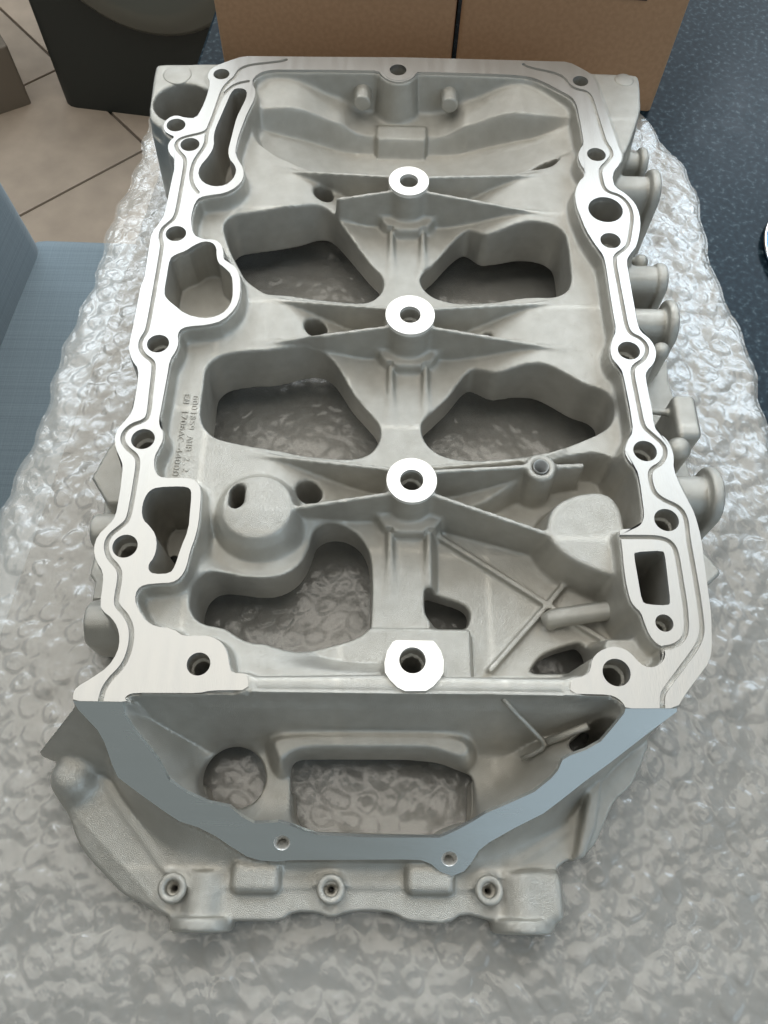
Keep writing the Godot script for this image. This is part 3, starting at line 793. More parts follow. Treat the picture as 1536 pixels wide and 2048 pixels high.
	var ids := PackedInt32Array()
	var sj := nx * ny
	var corner := PackedInt32Array([0, ny, sj, sj + ny, 1, ny + 1, sj + 1, sj + ny + 1])
	for j in nz - 1:
		for i in nx - 1:
			var c := j * nx + i
			var base := c * ny
			for k in ny - 1:
				var a := base + k
				var v0 := vals[a]
				var v1 := vals[a + ny]
				var v2 := vals[a + sj]
				var v3 := vals[a + sj + ny]
				var v4 := vals[a + 1]
				var v5 := vals[a + ny + 1]
				var v6 := vals[a + sj + 1]
				var v7 := vals[a + sj + ny + 1]
				var m := int(v0 < 0.0) + int(v1 < 0.0) + int(v2 < 0.0) + int(v3 < 0.0) + int(v4 < 0.0) + int(v5 < 0.0) + int(v6 < 0.0) + int(v7 < 0.0)
				if m == 0 or m == 8:
					continue
				var sum := Vector3.ZERO
				var n := 0.0
				# the twelve edges of the cell (x, z, depth)
				if (v0 < 0.0) != (v1 < 0.0): sum += Vector3(v0 / (v0 - v1), 0, 0); n += 1.0
				if (v2 < 0.0) != (v3 < 0.0): sum += Vector3(v2 / (v2 - v3), 0, 1); n += 1.0
				if (v4 < 0.0) != (v5 < 0.0): sum += Vector3(v4 / (v4 - v5), 1, 0); n += 1.0
				if (v6 < 0.0) != (v7 < 0.0): sum += Vector3(v6 / (v6 - v7), 1, 1); n += 1.0
				if (v0 < 0.0) != (v2 < 0.0): sum += Vector3(0, 0, v0 / (v0 - v2)); n += 1.0
				if (v1 < 0.0) != (v3 < 0.0): sum += Vector3(1, 0, v1 / (v1 - v3)); n += 1.0
				if (v4 < 0.0) != (v6 < 0.0): sum += Vector3(0, 1, v4 / (v4 - v6)); n += 1.0
				if (v5 < 0.0) != (v7 < 0.0): sum += Vector3(1, 1, v5 / (v5 - v7)); n += 1.0
				if (v0 < 0.0) != (v4 < 0.0): sum += Vector3(0, v0 / (v0 - v4), 0); n += 1.0
				if (v1 < 0.0) != (v5 < 0.0): sum += Vector3(1, v1 / (v1 - v5), 0); n += 1.0
				if (v2 < 0.0) != (v6 < 0.0): sum += Vector3(0, v2 / (v2 - v6), 1); n += 1.0
				if (v3 < 0.0) != (v7 < 0.0): sum += Vector3(1, v3 / (v3 - v7), 1); n += 1.0
				sum /= n
				var gx := v1 - v0 + v3 - v2 + v5 - v4 + v7 - v6
				var gz := v2 - v0 + v3 - v1 + v6 - v4 + v7 - v5
				var gy := v0 - v4 + v1 - v5 + v2 - v6 + v3 - v7
				var y := Y0 - (k + sum.y) * G
				var x := X0 + (i + sum.x) * G
				var z := Z0 + (j + sum.z) * G
				cell[a] = vs.size()
				vs.append(P3(x, y, z))
				ns.append(Vector3(gx, gy, gz).normalized())
				# which part of the casting this point belongs to
				var best := (y - hf[c]) * cs[c]
				var id := 0
				var w := maxf(f_land[c] - 0.5 + 0.11 * y, y + 1.6)
				if w < best and z < FACE_Z + 2.0:
					best = w
					id = 1
				w = maxf(bd[c] + bdr[c] * (y - bt[c]), y - bt[c])
				if bd[c] < 7.0 and w < best:
					best = w
					id = 2 + bid[c]
				w = maxf(ld[c] + 0.1 * (y - lt[c]), y - lt[c])
				if ld[c] < 7.0 and w < best:
					best = w
					id = 2 + lid[c]
				w = maxf(rd[c] + 0.05 * (y - rt[c]), y - rt[c])
				if rd[c] < 7.0 and w < best:
					best = w
					id = 2 + solids.size() + rid[c]
				if lu1[c] >= 0:
					if minf(f_body[c], f_foot[c]) > 0.4 and f_deck[c] > -0.5:
						best = 99.0
					elif f_deck[c] < 0.0 and f_body[c] > 0.4:
						best = maxf(f_deck[c], y - dtop[c])
					for s in [lu1[c], lu2[c], lu3[c]]:
						if s >= 0:
							w = lump_distance(s, x, y, z)
							if w < best:
								best = w
								id = 2 + solids.size() + ribs.size() + s
				ids.append(id)
	var faces := []
	for s in names.size():
		faces.append(PackedInt32Array())
	for j in range(1, nz - 1):
		for i in range(1, nx - 1):
			var base := (j * nx + i) * ny
			for k in range(1, ny - 1):
				var a := base + k
				if cell[a] < 0 and cell[a - 1] < 0 and cell[a - ny] < 0 and cell[a - sj] < 0:
					continue
				var inside := vals[a] < 0.0
				for axis in 3:
					var step := ny if axis == 0 else 1 if axis == 1 else sj
					if (vals[a + step] < 0.0) == inside:
						continue
					var p := 1 if axis == 0 else ny
					var q := sj if axis != 2 else 1
					var e0 := cell[a]
					var e1 := cell[a - p]
					var e2 := cell[a - p - q]
					var e3 := cell[a - q]
					if e0 < 0 or e1 < 0 or e2 < 0 or e3 < 0:
						continue
					var straight := inside if axis != 1 else not inside
					var list: PackedInt32Array = faces[ids[e0]]
					if straight:
						list.append_array(PackedInt32Array([e0, e1, e2, e0, e2, e3]))
					else:
						list.append_array(PackedInt32Array([e0, e2, e1, e0, e3, e2]))
					faces[ids[e0]] = list
	var mark := PackedInt32Array()
	mark.resize(vs.size())
	mark.fill(-1)
	# a part keeps its largest connected piece; stray slivers go to the body
	for s in range(2, names.size()):
		var src: PackedInt32Array = faces[s]
		if src.is_empty():
			continue
		for v in src:
			mark[v] = v
		for t in range(0, src.size(), 3):
			for e in 2:
				var a := src[t]
				while mark[a] != a:
					mark[a] = mark[mark[a]]
					a = mark[a]
				var b := src[t + 1 + e]
				while mark[b] != b:
					mark[b] = mark[mark[b]]
					b = mark[b]
				mark[a] = b
		var tally := {}
		var roots := PackedInt32Array()
		for t in range(0, src.size(), 3):
			var a := src[t]
			while mark[a] != a:
				a = mark[a]
			roots.append(a)
			tally[a] = tally.get(a, 0) + 1
		var largest := roots[0]
		for a in tally:
			if tally[a] > tally[largest]:
				largest = a
		var keep := PackedInt32Array()
		var body: PackedInt32Array = faces[0]
		for t in roots.size():
			if roots[t] == largest:
				keep.append_array(src.slice(t * 3, t * 3 + 3))
			else:
				body.append_array(src.slice(t * 3, t * 3 + 3))
		faces[s] = keep
		faces[0] = body
		for v in src:
			mark[v] = -1
	for s in names.size():
		var src: PackedInt32Array = faces[s]
		if src.is_empty():
			continue
		var pv := PackedVector3Array()
		var pn := PackedVector3Array()
		var pi := PackedInt32Array()
		pi.resize(src.size())
		var used := PackedInt32Array()
		for t in src.size():
			var v := src[t]
			if mark[v] < 0:
				mark[v] = pv.size()
				pv.append(vs[v])
				pn.append(ns[v])
				used.append(v)
			pi[t] = mark[v]
		for v in used:
			mark[v] = -1
		var arr := []
		arr.resize(Mesh.ARRAY_MAX)
		arr[Mesh.ARRAY_VERTEX] = pv
		arr[Mesh.ARRAY_NORMAL] = pn
		arr[Mesh.ARRAY_INDEX] = pi
		var am := ArrayMesh.new()
		am.add_surface_from_arrays(Mesh.PRIMITIVE_TRIANGLES, arr)
		add_mesh(names[s], am, cast_metal, root)

# ---------------------------------------------------------------- machined faces: thin plates with holes and grooves, cut by CSG
func csg_poly(called: String, poly: PackedVector2Array, thick: float, at: Vector3, parent: Node, m: Material, op := CSGShape3D.OPERATION_UNION) -> CSGPolygon3D:
	var c := CSGPolygon3D.new()
	c.name = called
	var q := PackedVector2Array()
	for v in poly:
		q.append(v * 0.001)
	c.polygon = q
	c.mode = CSGPolygon3D.MODE_DEPTH
	c.depth = thick * 0.001
	c.operation = op
	c.material = m
	c.position = at
	parent.add_child(c, true)
	return c

func build_machined(root: Node3D) -> void:
	# a CSG polygon stands in its own xy plane: turned about x, its y runs along z and its depth straight up
	var land := csg_poly("joint_face", smoothed(pts(LAND), 1), 2.6, P3(0, -2.6, 0), root, machined)
	land.rotation.x = PI / 2
	for p in [SLOT_POCKET, WIDE_POCKET, TALL_POCKET, BOX_POCKET]:
		csg_poly("pocket", smoothed(pts(p), 1), 10.0, Vector3(0, 0, 0.005), land, machined, CSGShape3D.OPERATION_SUBTRACTION)
	for s in BOLTS.size() / 3:
		csg_poly("bolt_hole", circle(Vector2(BOLTS[s * 3], BOLTS[s * 3 + 1]), BOLTS[s * 3 + 2]), 10.0, Vector3(0, 0, 0.005), land, machined, CSGShape3D.OPERATION_SUBTRACTION)
	csg_poly("wide_hole", circle(Vector2(114.0, 119.7), 10.0, 56), 10.0, Vector3(0, 0, 0.005), land, machined, CSGShape3D.OPERATION_SUBTRACTION)
	for g in [GROOVE_LEFT, GROOVE_SLOT, GROOVE_RIGHT, GROOVE_BOX]:
		var path := smoothed(pts(g), 2, false)
		for piece in Geometry2D.offset_polyline(path, 1.15, Geometry2D.JOIN_ROUND, Geometry2D.END_ROUND):
			if not Geometry2D.is_polygon_clockwise(piece):
				csg_poly("groove", piece, 6.0, Vector3(0, 0, -0.0026 + 0.0019), land, machined, CSGShape3D.OPERATION_SUBTRACTION)
	for k in 3:
		var c := Vector2(PILLARS[k * 4], PILLARS[k * 4 + 1])
		var d := csg_poly("pillar_face", circle(c, PILLARS[k * 4 + 2], 64), 2.4, P3(0, -2.2, 0), root, bright_metal)
		d.rotation.x = PI / 2
		csg_poly("pillar_hole", circle(c, PILLARS[k * 4 + 3]), 10.0, Vector3(0, 0, 0.005), d, bright_metal, CSGShape3D.OPERATION_SUBTRACTION)
	var fb := csg_poly("front_boss_face", pts(FRONT_BOSS), 2.4, P3(0, -2.1, 0), root, bright_metal)
	fb.rotation.x = PI / 2
	csg_poly("front_boss_hole", circle(Vector2(-0.4, 387.6), 5.7), 10.0, Vector3(0, 0, 0.005), fb, bright_metal, CSGShape3D.OPERATION_SUBTRACTION)
	var hub := csg_poly("rear_boss_face", circle(Vector2(-6.2, 0.6), 9.8, 64), 2.4, P3(0, -2.2, 0), root, machined)
	hub.rotation.x = PI / 2
	csg_poly("rear_boss_hole", circle(Vector2(-6.3, 0.0), 5.4), 10.0, Vector3(0, 0, 0.005), hub, machined, CSGShape3D.OPERATION_SUBTRACTION)
	# the sloping front face: outline measured in plan, stretched along the slope
	var k2 := 1.0 / cos(atan(SLOPE))
	var lay := func(a: PackedVector2Array) -> PackedVector2Array:
		var o := PackedVector2Array()
		for v in a:
			o.append(Vector2(v.x, (v.y - FACE_Z) * k2))
		return o
	var band := csg_poly("front_face", lay.call(pts(BAND)), 2.2, Vector3.ZERO, root, machined_front)
	var down := Basis(Vector3.RIGHT, atan(SLOPE) + PI / 2)
	band.transform = Transform3D(down, P3(0, 0, FACE_Z) - down * Vector3(0, 0, -0.0022))
	for c in [Vector2(-55.1, 458.0), Vector2(17.0, 463.6)]:
		var q := Vector2(c.x, (c.y - FACE_Z) * k2)
		csg_poly("tapped_hole", circle(q, 3.5, 32), 10.0, Vector3(0, 0, 0.005), band, machined_front, CSGShape3D.OPERATION_SUBTRACTION)

# ---------------------------------------------------------------- small features of the casting
func add_lumps() -> void:
	# right flank: necks, each with a wider rim at its end
	for q in [[136, 148.5, 154, 52, -24, 6.5, 9.5], [122, 150, 156, 80, -22, 9, 13.4], [122, 144, 150, 153.5, -22, 9, 10.6], [122, 146, 151.5, 183, -25, 9, 14.2], [122, 150.5, 156.5, 293, -26, 10.5, 15.4]]:
		lug_x("side_lug", q[0], q[1], q[3], q[4], q[5])
		lug_x("lug_rim", q[1], q[2], q[3], q[4], q[6], 1.6)
	bar_lump("side_knob", Vector3(138.5, -22, 138.5), Vector3(137, -60, 138.5), 4.6)
	bar_lump("side_knob", Vector3(141.5, -23, 203), Vector3(139, -60, 203), 5.0)
	bar_lump("side_knob", Vector3(141, -23, 267), Vector3(139, -60, 269), 6.6)
	block_lump("side_box", Vector3(148.5, -40, 247), Vector3(6.5, 20, 13.5), 3.4, 1.5)
	bar_lump("side_box_web", Vector3(128, -26, 241), Vector3(146, -28, 241), 1.9)
	plate_lump("side_fin", pts(RIGHT_FIN), -26.0, 0.0, 0.0, 1.6, 3.5)
	plate_lump("front_bracket", pts(FRONT_BRACKET), -37.0, 0.0, -0.35, 2.0, 4.0)
	plate_lump("side_fin", pts(LEFT_FIN), -29.0, 0.0, -0.25, 1.6, 3.5)
	# gusset that slopes from the front left corner down to the foot
	var ga := Vector3(-141.5, -4.5, 405.5)
	var gn := (Vector3(-170.5, -45, 421) - ga).cross(Vector3(-132, -45, 431) - ga)
	plate_lump("corner_gusset", PackedVector2Array([Vector2(ga.x, ga.z), Vector2(-171, 421), Vector2(-132, 431), Vector2(-124, 412)]), ga.y, -gn.x / gn.y, -gn.z / gn.y, 1.4, 3.0)
	# left flank
	lug_x("side_lug", -156, -128, 317, -27, 8.6)
	lug_x("side_lug", -152.5, -128, 362, -32, 9.2)
	block_lump("side_lug", Vector3(-143, -42, 362), Vector3(10, 12, 12), 5.0, 4.0)
	bar_lump("side_knob", Vector3(-131.5, -36, 133), Vector3(-131, -60, 133), 5.0)
	bar_lump("side_knob", Vector3(-146, -44, 120), Vector3(-144, -60, 120), 5.0)
	bar_lump("side_knob", Vector3(-138, -40, 244), Vector3(-136, -60, 246), 6.0)
	bar_lump("corner_ball", Vector3(-152.5, -47, 431), Vector3(-150, -56, 434), 9.6, 5.0)
	# locating feet at the very front, pads between the bolt holes
	for x in [-89.5, 49.5]:
		lug_z("front_foot", 469.0, 488.0, x, -53.6, 8.2, 3.4)
		lug_z("foot_flange", 486.8, 492.6, x, -55.0, 13.4, 1.6)
	block_lump("front_foot", Vector3(57, -51, 478), Vector3(10, 5, 10), 4.0, 3.5)
	for x in [-66.5, 9.0]:
		block_lump("deck_pad", Vector3(x, -49.5, 471.0), Vector3(10.6, 5.0, 6.6), 3.4, 2.2)

func slab(root: Node3D, called: String, a: Array, low: float, top: float, round: float, m: Material) -> MeshInstance3D:
	var o := PackedVector2Array()
	for v in pts(a):
		o.append(v * 0.001)
	return add_mesh(called, prism(o, (low + LIFT) * 0.001, (top + LIFT) * 0.001, round * 0.001), m, root)

func thread(root: Node3D, at: Transform3D, r: float, depth: float) -> void:
	var prof := []
	var n := int(depth / 1.2)
	for i in n * 2 + 1:
		var rr := r if i % 2 == 0 else r - 0.45
		prof.append(Vector3(rr * 0.001, -i * 0.6 * 0.001, 0.0))
	prof.reverse()
	add_mesh("thread", lathe(prof, at, 28), bright_metal, root)

func lettering(root: Node3D, text: String, a: Vector2, b: Vector2, high: float, lift: float) -> void:
	var t := TextMesh.new()
	var f := SystemFont.new()
	f.font_names = PackedStringArray(["Droid Sans Mono", "Droid Sans"])
	t.font = f
	t.text = text
	t.font_size = 32
	t.depth = 0.01
	t.pixel_size = 0.01
	var box := t.get_aabb()
	var o := add_mesh("cast_lettering", t, cast_metal, root)
	var run := (b - a).length()
	var sx := run / box.size.x
	var sy := high / (0.32 * 0.74)
	var d := (b - a).normalized()
	var right := Vector3(d.x, 0, d.y)
	var up := Vector3(d.y, 0, -d.x)
	o.transform = Transform3D(Basis(right * sx * 0.001, up * sy * 0.001, Vector3.UP * 0.04), P3((a.x + b.x) / 2, floor_depth(a.x) + lift, (a.y + b.y) / 2))

func build_details(root: Node3D) -> void:
	slab(root, "foot_rim", RIGHT_RIM, -62, -54, 1.5, cast_metal)
	# left flank
	slab(root, "foot_rim", LEFT_RIM, -62, -50, 2.0, cast_metal)
	slab(root, "foot_rim", LEFT_RIM_B, -62, -52, 1.5, cast_metal)
	# raised rims of the deck bolt holes
	for x in [-102.0, -33.9, 34.5]:
		var prof := ring_prof([[0.0062, 0.0], [0.0060, 0.0014], [0.0050, 0.0020], [0.0036, 0.0018], [0.0030, 0.0006], [0.0029, -0.008]])
		add_mesh("bolt_seat", lathe(prof, Transform3D(Basis(), P3(x, -47.0, 475.7)), 36), cast_metal, root)
	# stub bosses on the wall of the rear bowl
	for x in [-29.0, 28.0]:
		var prof := []
		for i in 7:
			var ang := PI / 2 * i / 6.0
			prof.push_front(Vector3((4.0 + 1.5 * sin(ang)) * 0.001, (0.0105 + 0.0015 * cos(ang)), 0))
		prof.push_front(Vector3(0.006, 0, 0))
		prof.append(Vector3(0, 0.012, 0))
		add_mesh("stub_boss", lathe(prof, Transform3D(Basis(Vector3.RIGHT, PI / 2), P3(x, -14.5, 2.0)), 28), cast_metal, root)
	# rounded bar that enters the plate from the right flange
	var bar := PackedVector3Array()
	for v in [P3(66.5, -33, 359), P3(69, -30.5, 358), P3(73, -29, 357.5), P3(96, -25, 355), P3(106, -22, 354)]:
		bar.append(v)
	add_mesh("round_bar", tube(bar, 0.0047, 20), cast_metal, root)
	# bent rib on the wall of the front bowl and its lower stub
	var clip := PackedVector3Array()
	for v in [P3(38, -4, 402.5), P3(44, -10, 407), P3(52, -16.5, 412.8), P3(57, -21, 416.5), P3(58.3, -23, 418), P3(57.6, -25, 419.6), P3(53.6, -29, 421.5), P3(50, -33, 422.5)]:
		clip.append(v)
	add_mesh("bent_rib", tube(clip, 0.0011, 10), cast_metal, root)
	var pin := PackedVector3Array()
	for v in [P3(59, -25, 417), P3(68, -20, 414), P3(76, -14, 411.5)]:
		pin.append(v)
	add_mesh("bowl_pin", tube(pin, 0.0017, 12), cast_metal, root)
	# internal threads
	thread(root, Transform3D(Basis(), P3(63.9, -5.0, 288.3)), 3.8, 16)
	for v in [Vector2(-55.1, 458.0), Vector2(17.0, 463.6)]:
		thread(root, Transform3D(Basis(Vector3.RIGHT, atan(SLOPE)), P3(v.x, face_y(v.y) + 0.0, v.y)), 3.5, 12)
	lettering(root, "6001859 AHB 2.2", Vector2(-110.9, 246), Vector2(-111.3, 291), 2.9, 0.2)
	lettering(root, "EN 1706AC-44000", Vector2(-115.4, 245), Vector2(-115.7, 293), 2.8, 0.3)
	# shallow round pads on the rear corners
	for q in [[-147.5, 7.0, 9.0], [140.5, 1.5, 6.2]]:
		var prof := ring_prof([[q[2] * 0.001, -0.001], [q[2] * 0.001, 0.0001], [(q[2] - 0.8) * 0.001, 0.0004], [0.0, 0.0004]])
		add_mesh("cast_pad", lathe(prof, Transform3D(Basis(), P3(q[0], -2.0, q[1])), 40), cast_metal, root)

# ---------------------------------------------------------------- bubble wrap
func wrap_edge(z: float, right: bool) -> float:
	if right:
		return 197.0 + (z + 40.0) * 0.075 + 2.5 * sin(z * 0.045) + 1.2 * sin(z * 0.17 + 1.0) + (0.0 if z > 10.0 else (z - 10.0) * 0.25)
	return -186.0 - (z + 20.0) * 0.118 + 2.0 * sin(z * 0.06 + 0.5) + 1.4 * sin(z * 0.21)

func build_wrap() -> void:
	var n := FastNoiseLite.new()
	n.seed = 5
	n.frequency = 0.03
	n.fractal_octaves = 3
	var wr := FastNoiseLite.new()
	wr.seed = 9
	wr.noise_type = FastNoiseLite.TYPE_SIMPLEX
	wr.fractal_type = FastNoiseLite.FRACTAL_RIDGED
	wr.frequency = 0.034
	wr.fractal_octaves = 3
	wr.domain_warp_enabled = true
	wr.domain_warp_amplitude = 14.0
	wr.domain_warp_frequency = 0.03
	var rnd := RandomNumberGenerator.new()
	rnd.seed = 77
	var tone := PackedFloat32Array()
	for i in 8192:
		tone.append(rnd.randf())
	var root := thing("bubble_wrap", "clear crumpled sheet of bubble wrap spread under the aluminium engine casting", "bubble wrap")
	for layer in 3:
		var g: float = [0.9, 1.5, 1.3][layer]
		var film := mat([Color(0.84, 0.82, 0.77), Color(0.78, 0.755, 0.71), Color(0.70, 0.675, 0.63)][layer], [0.17, 0.2, 0.24][layer])
		film.transparency = BaseMaterial3D.TRANSPARENCY_ALPHA
		film.albedo_color.a = [0.20, 0.15, 0.20][layer]
		film.metallic_specular = 0.5
		var cols := int(490.0 / g)
		var z0 := -52.0
		var rows := int((585.0 - z0) / g)
		var pv := PackedVector3Array()
		var pn := PackedVector3Array()
		var pi := PackedInt32Array()
		pv.resize((cols + 1) * (rows + 1))
		pn.resize(pv.size())
		for j in rows + 1:
			var z := z0 + j * g
			var l := wrap_edge(z, false) + layer * 0.7
			var r := wrap_edge(z, true) - layer * 0.7
			for i in cols + 1:
				var t := float(i) / cols
				var x := lerpf(l, r, t)
				var y := -62.9 + n.get_noise_2d(x, z) * 1.6
				if layer != 1:
					# hexagonal rows of bubbles, each blown up a little differently; the second sheet lies turned under the first
					var ca := 0.9945 if layer == 0 else 0.93
					var sa := 0.1045 if layer == 0 else -0.3676
					var u := x * ca + z * sa + n.get_noise_2d(z * 0.6, x * 0.6 + 200.0) * 6.0
					var w := -x * sa + z * ca + n.get_noise_2d(x * 0.6 + 90.0, z * 0.6) * 6.0
					var pitch := 12.0
					var row := roundf(w / (pitch * 0.866))
					var best := 99.0
					var key := 0
					for dr in [-1.0, 0.0, 1.0]:
						var rw: float = row + dr
						var off := 0.5 * pitch * fposmod(rw, 2.0)
						var col := roundf((u - off) / pitch)
						var dx := u - off - col * pitch
						var dz: float = w - rw * pitch * 0.866
						var dd := dx * dx + dz * dz
						if dd < best:
							best = dd
							key = int(col) * 131 + int(rw) * 977
					var puff: float = tone[posmod(key, 8192)]
					var q := maxf(0.0, 1.0 - best / 26.5)
					var qq := minf(1.0, q * 2.4)
					if layer == 0:
						y += (0.28 + 0.5 * puff * puff) * qq * (2.0 - qq)
						y += wr.get_noise_2d(x, z) * (0.22 + 0.3 * q) + wr.get_noise_2d(z * 2.6 + 31.0, x * 2.6) * 0.13
					else:
						y -= 2.2 + (0.1 + 0.3 * puff) * qq + wr.get_noise_2d(x * 0.8 + 77.0, z * 0.8) * 0.35
				else:
					y -= 1.3 - wr.get_noise_2d(x * 1.2 + 400.0, z * 1.2) * 0.5
				# the casting presses the sheet flat; the left edge droops over the edge of the counter
				if x > -158.0 and x < 146.0 and z > 2.0 and z < 484.0:
					y = minf(y, -61.2 - layer * 0.9)
				y = maxf(y, -65.8 + 0.2 * (2 - layer))
				var over := -171.0 - 0.11 * z - x
				if over > 0.0:
					y -= over * over * 0.007
				if t < 0.004 or t > 0.996:
					y -= 1.0
				pv[j * (cols + 1) + i] = P3(x, y, z)
		for j in rows + 1:
			for i in cols + 1:
				var c := j * (cols + 1) + i
				var dx := pv[j * (cols + 1) + mini(i + 1, cols)] - pv[j * (cols + 1) + maxi(i - 1, 0)]
				var dz := pv[mini(j + 1, rows) * (cols + 1) + i] - pv[maxi(j - 1, 0) * (cols + 1) + i]
				pn[c] = dz.cross(dx).normalized()
		pi.resize(cols * rows * 6)
		var m := 0
		for j in rows:
			for i in cols:
				var a := j * (cols + 1) + i
				pi[m] = a
				pi[m + 1] = a + 1
				pi[m + 2] = a + cols + 2
				pi[m + 3] = a
				pi[m + 4] = a + cols + 2
				pi[m + 5] = a + cols + 1
				m += 6
		var arr := []
		arr.resize(Mesh.ARRAY_MAX)
		arr[Mesh.ARRAY_VERTEX] = pv
		arr[Mesh.ARRAY_NORMAL] = pn
		arr[Mesh.ARRAY_INDEX] = pi
		var am := ArrayMesh.new()
		am.add_surface_from_arrays(Mesh.PRIMITIVE_TRIANGLES, arr)
		add_mesh(["bubble_film", "backing_film", "lower_film"][layer], am, film, root)

# ---------------------------------------------------------------- surroundings
func build_counter() -> void:
	var granite := mat(Color(1, 1, 1), 0.26)
	granite.albedo_texture = noise_tex(1024, 0.035, 4, FastNoiseLite.TYPE_SIMPLEX_SMOOTH, Color(0.006, 0.013, 0.020).linear_to_srgb(), Color(0.16, 0.18, 0.19).linear_to_srgb(), 3)
	var g: Gradient = granite.albedo_texture.color_ramp
	g.add_point(0.42, Color(0.012, 0.022, 0.032).linear_to_srgb())
	g.add_point(0.62, Color(0.016, 0.03, 0.042).linear_to_srgb())
	g.add_point(0.78, Color(0.045, 0.068, 0.085).linear_to_srgb())
	granite.roughness_texture = noise_tex(512, 0.02, 4, FastNoiseLite.TYPE_SIMPLEX_SMOOTH, Color(0.6, 0.6, 0.6), Color(1, 1, 1), 8)
	triplanar(granite, 5.0)
	granite.metallic_specular = 0.16
	var o := thing("granite_counter", "dark blue black speckled granite counter top under the bubble wrap", "counter")
	var p := PackedVector2Array([Vector2(-0.083, -0.8), Vector2(1.3, -0.8), Vector2(1.3, 0.95), Vector2(-0.2755, 0.95)])
	add_mesh("stone_slab", prism(p, -0.03, 0.0, 0.004), granite, o)
	var body := mat(Color(0.25, 0.22, 0.19), 0.6)
	add_mesh("cabinet", rounded_box(Vector3(1.2, 0.7, 1.3), 0.004, Transform3D(Basis(), Vector3(0.6, -0.381, 0.1))), body, o)

func build_boxes() -> void:
	var card := mat(Color(1, 1, 1), 0.85)
	card.albedo_texture = noise_tex(512, 0.05, 4, FastNoiseLite.TYPE_SIMPLEX, Color(0.46, 0.265, 0.145).linear_to_srgb(), Color(0.54, 0.32, 0.185).linear_to_srgb(), 21)
	triplanar(card, 7.0)
	var ink := mat(Color(0.045, 0.03, 0.025), 0.8)
	var ax := Vector3(0.9942, 0, 0.1075)
	var dz := Vector3(-0.1075, 0, 0.9942)
	var corner := Vector3(0.1865, 0.0, -0.0545)
	for k in 2:
		var w := 0.150 if k == 0 else 0.172
		var start := corner if k == 0 else corner - ax * 0.1535 + dz * -0.001
		var tall := 0.165 if k == 0 else 0.16
		var deep := 0.26
		var mid := start - ax * w / 2 - dz * deep / 2
		var o := thing("cardboard_box", "right brown cardboard box standing behind the engine casting, next to bare granite" if k == 0 else "left brown cardboard box standing behind the engine casting, at the counter's left edge", "cardboard box", "brown cardboard boxes behind the casting")
		o.transform = Transform3D(Basis(ax, Vector3.UP, dz), mid)
		add_mesh("carton", rounded_box(Vector3(w, tall, deep), 0.0035, Transform3D(Basis(), Vector3(0, tall / 2 + 0.0004, 0))), card, o)
		add_mesh("top_flap", rounded_box(Vector3(w - 0.004, 0.004, deep / 2 - 0.002), 0.001, Transform3D(Basis(), Vector3(0, tall + 0.002, deep / 4))), card, o)
		add_mesh("top_flap", rounded_box(Vector3(w - 0.004, 0.004, deep / 2 - 0.002), 0.001, Transform3D(Basis(), Vector3(0, tall + 0.002, -deep / 4))), card, o)
		for s in ([[-0.010, 0.020], [0.016, 0.010], [0.036, 0.022]] if k == 0 else [[0.022, 0.036]]):
			add_mesh("printed_mark", rounded_box(Vector3(s[1], 0.012, 0.0006), 0.0002, Transform3D(Basis(), Vector3(s[0], MARK_Y, deep / 2 + 0.0002))), ink, o)

const MARK_Y := 0.0855

func build_floor() -> void:
	var y := -0.75
	var grout := mat(Color(0.16, 0.13, 0.11), 0.9)
	var f := MeshInstance3D.new()
	f.name = "floor"
	var pm := PlaneMesh.new()
	pm.size = Vector2(6, 6)
	f.mesh = pm
	f.material_override = grout
	f.position = Vector3(0, y - 0.004, -0.6)
	f.set_meta("kind", "structure")
	add_child(f, true)
	var meshes := []
	var mats := []
	for k in 3:
		var m := mat(Color(1, 1, 1), 0.42)
		var c := Color(0.46, 0.375, 0.30) * (0.92 + 0.08 * k)
		m.albedo_texture = noise_tex(512, 0.012, 5, FastNoiseLite.TYPE_SIMPLEX_SMOOTH, (c * 0.84).linear_to_srgb(), (c * 1.1).linear_to_srgb(), 40 + k)
		triplanar(m, 1.6)
		mats.append(m)
	var side := 0.335
	var mesh := rounded_box(Vector3(side - 0.006, 0.008, side - 0.006), 0.002)
	var rnd := RandomNumberGenerator.new()
	rnd.seed = 4
	var turn := Basis(Vector3.UP, deg_to_rad(TILE_TURN))
	for i in range(-7, 8):
		for j in range(-7, 8):
			var at := Vector3(TILE_X, y, TILE_Z) + turn * Vector3((i + 0.5) * side, 0, (j + 0.5) * side)
			if at.x > -0.05 or at.z > 0.4 or at.x < -1.9 or at.z < -2.2:
				continue
			var o := add_mesh("floor_tile", mesh, mats[rnd.randi() % 3], f)
			o.transform = Transform3D(turn, at - f.position)

const TILE_TURN := 41.8
const TILE_X := -0.495
const TILE_Z := -0.913

func build_bin() -> void:
	var y := -0.75
	var dark := mat(Color(0.026, 0.032, 0.030), 0.5)
	var o := thing("floor_container", "tall dark grey container with large round pale front lid, standing on the floor tiles", "container")
	var a := Vector3(-0.694, y, -1.035)
	var ax := Vector3(0.990, 0, 0.141).normalized()
	var dz := Vector3(-ax.z, 0, ax.x)
	o.transform = Transform3D(Basis(ax, Vector3.UP, dz), a + ax * 0.24 - dz * 0.2)
	add_mesh("body", rounded_box(Vector3(0.48, 0.75, 0.40), 0.03, Transform3D(Basis(), Vector3(0, 0.3755, 0))), dark, o)
	var pale := mat(Color(0.15, 0.155, 0.135), 0.32, 0.2)
	var front := Transform3D(Basis(Vector3.RIGHT, PI / 2), Vector3(0.02, 0.405, 0.2))
	add_mesh("round_lid", lathe(ring_prof([[0.212, 0.0], [0.210, 0.012], [0.198, 0.022], [0.160, 0.026], [0.148, 0.018], [0.08, 0.012], [0.0, 0.010]]), front, 72), pale, o)

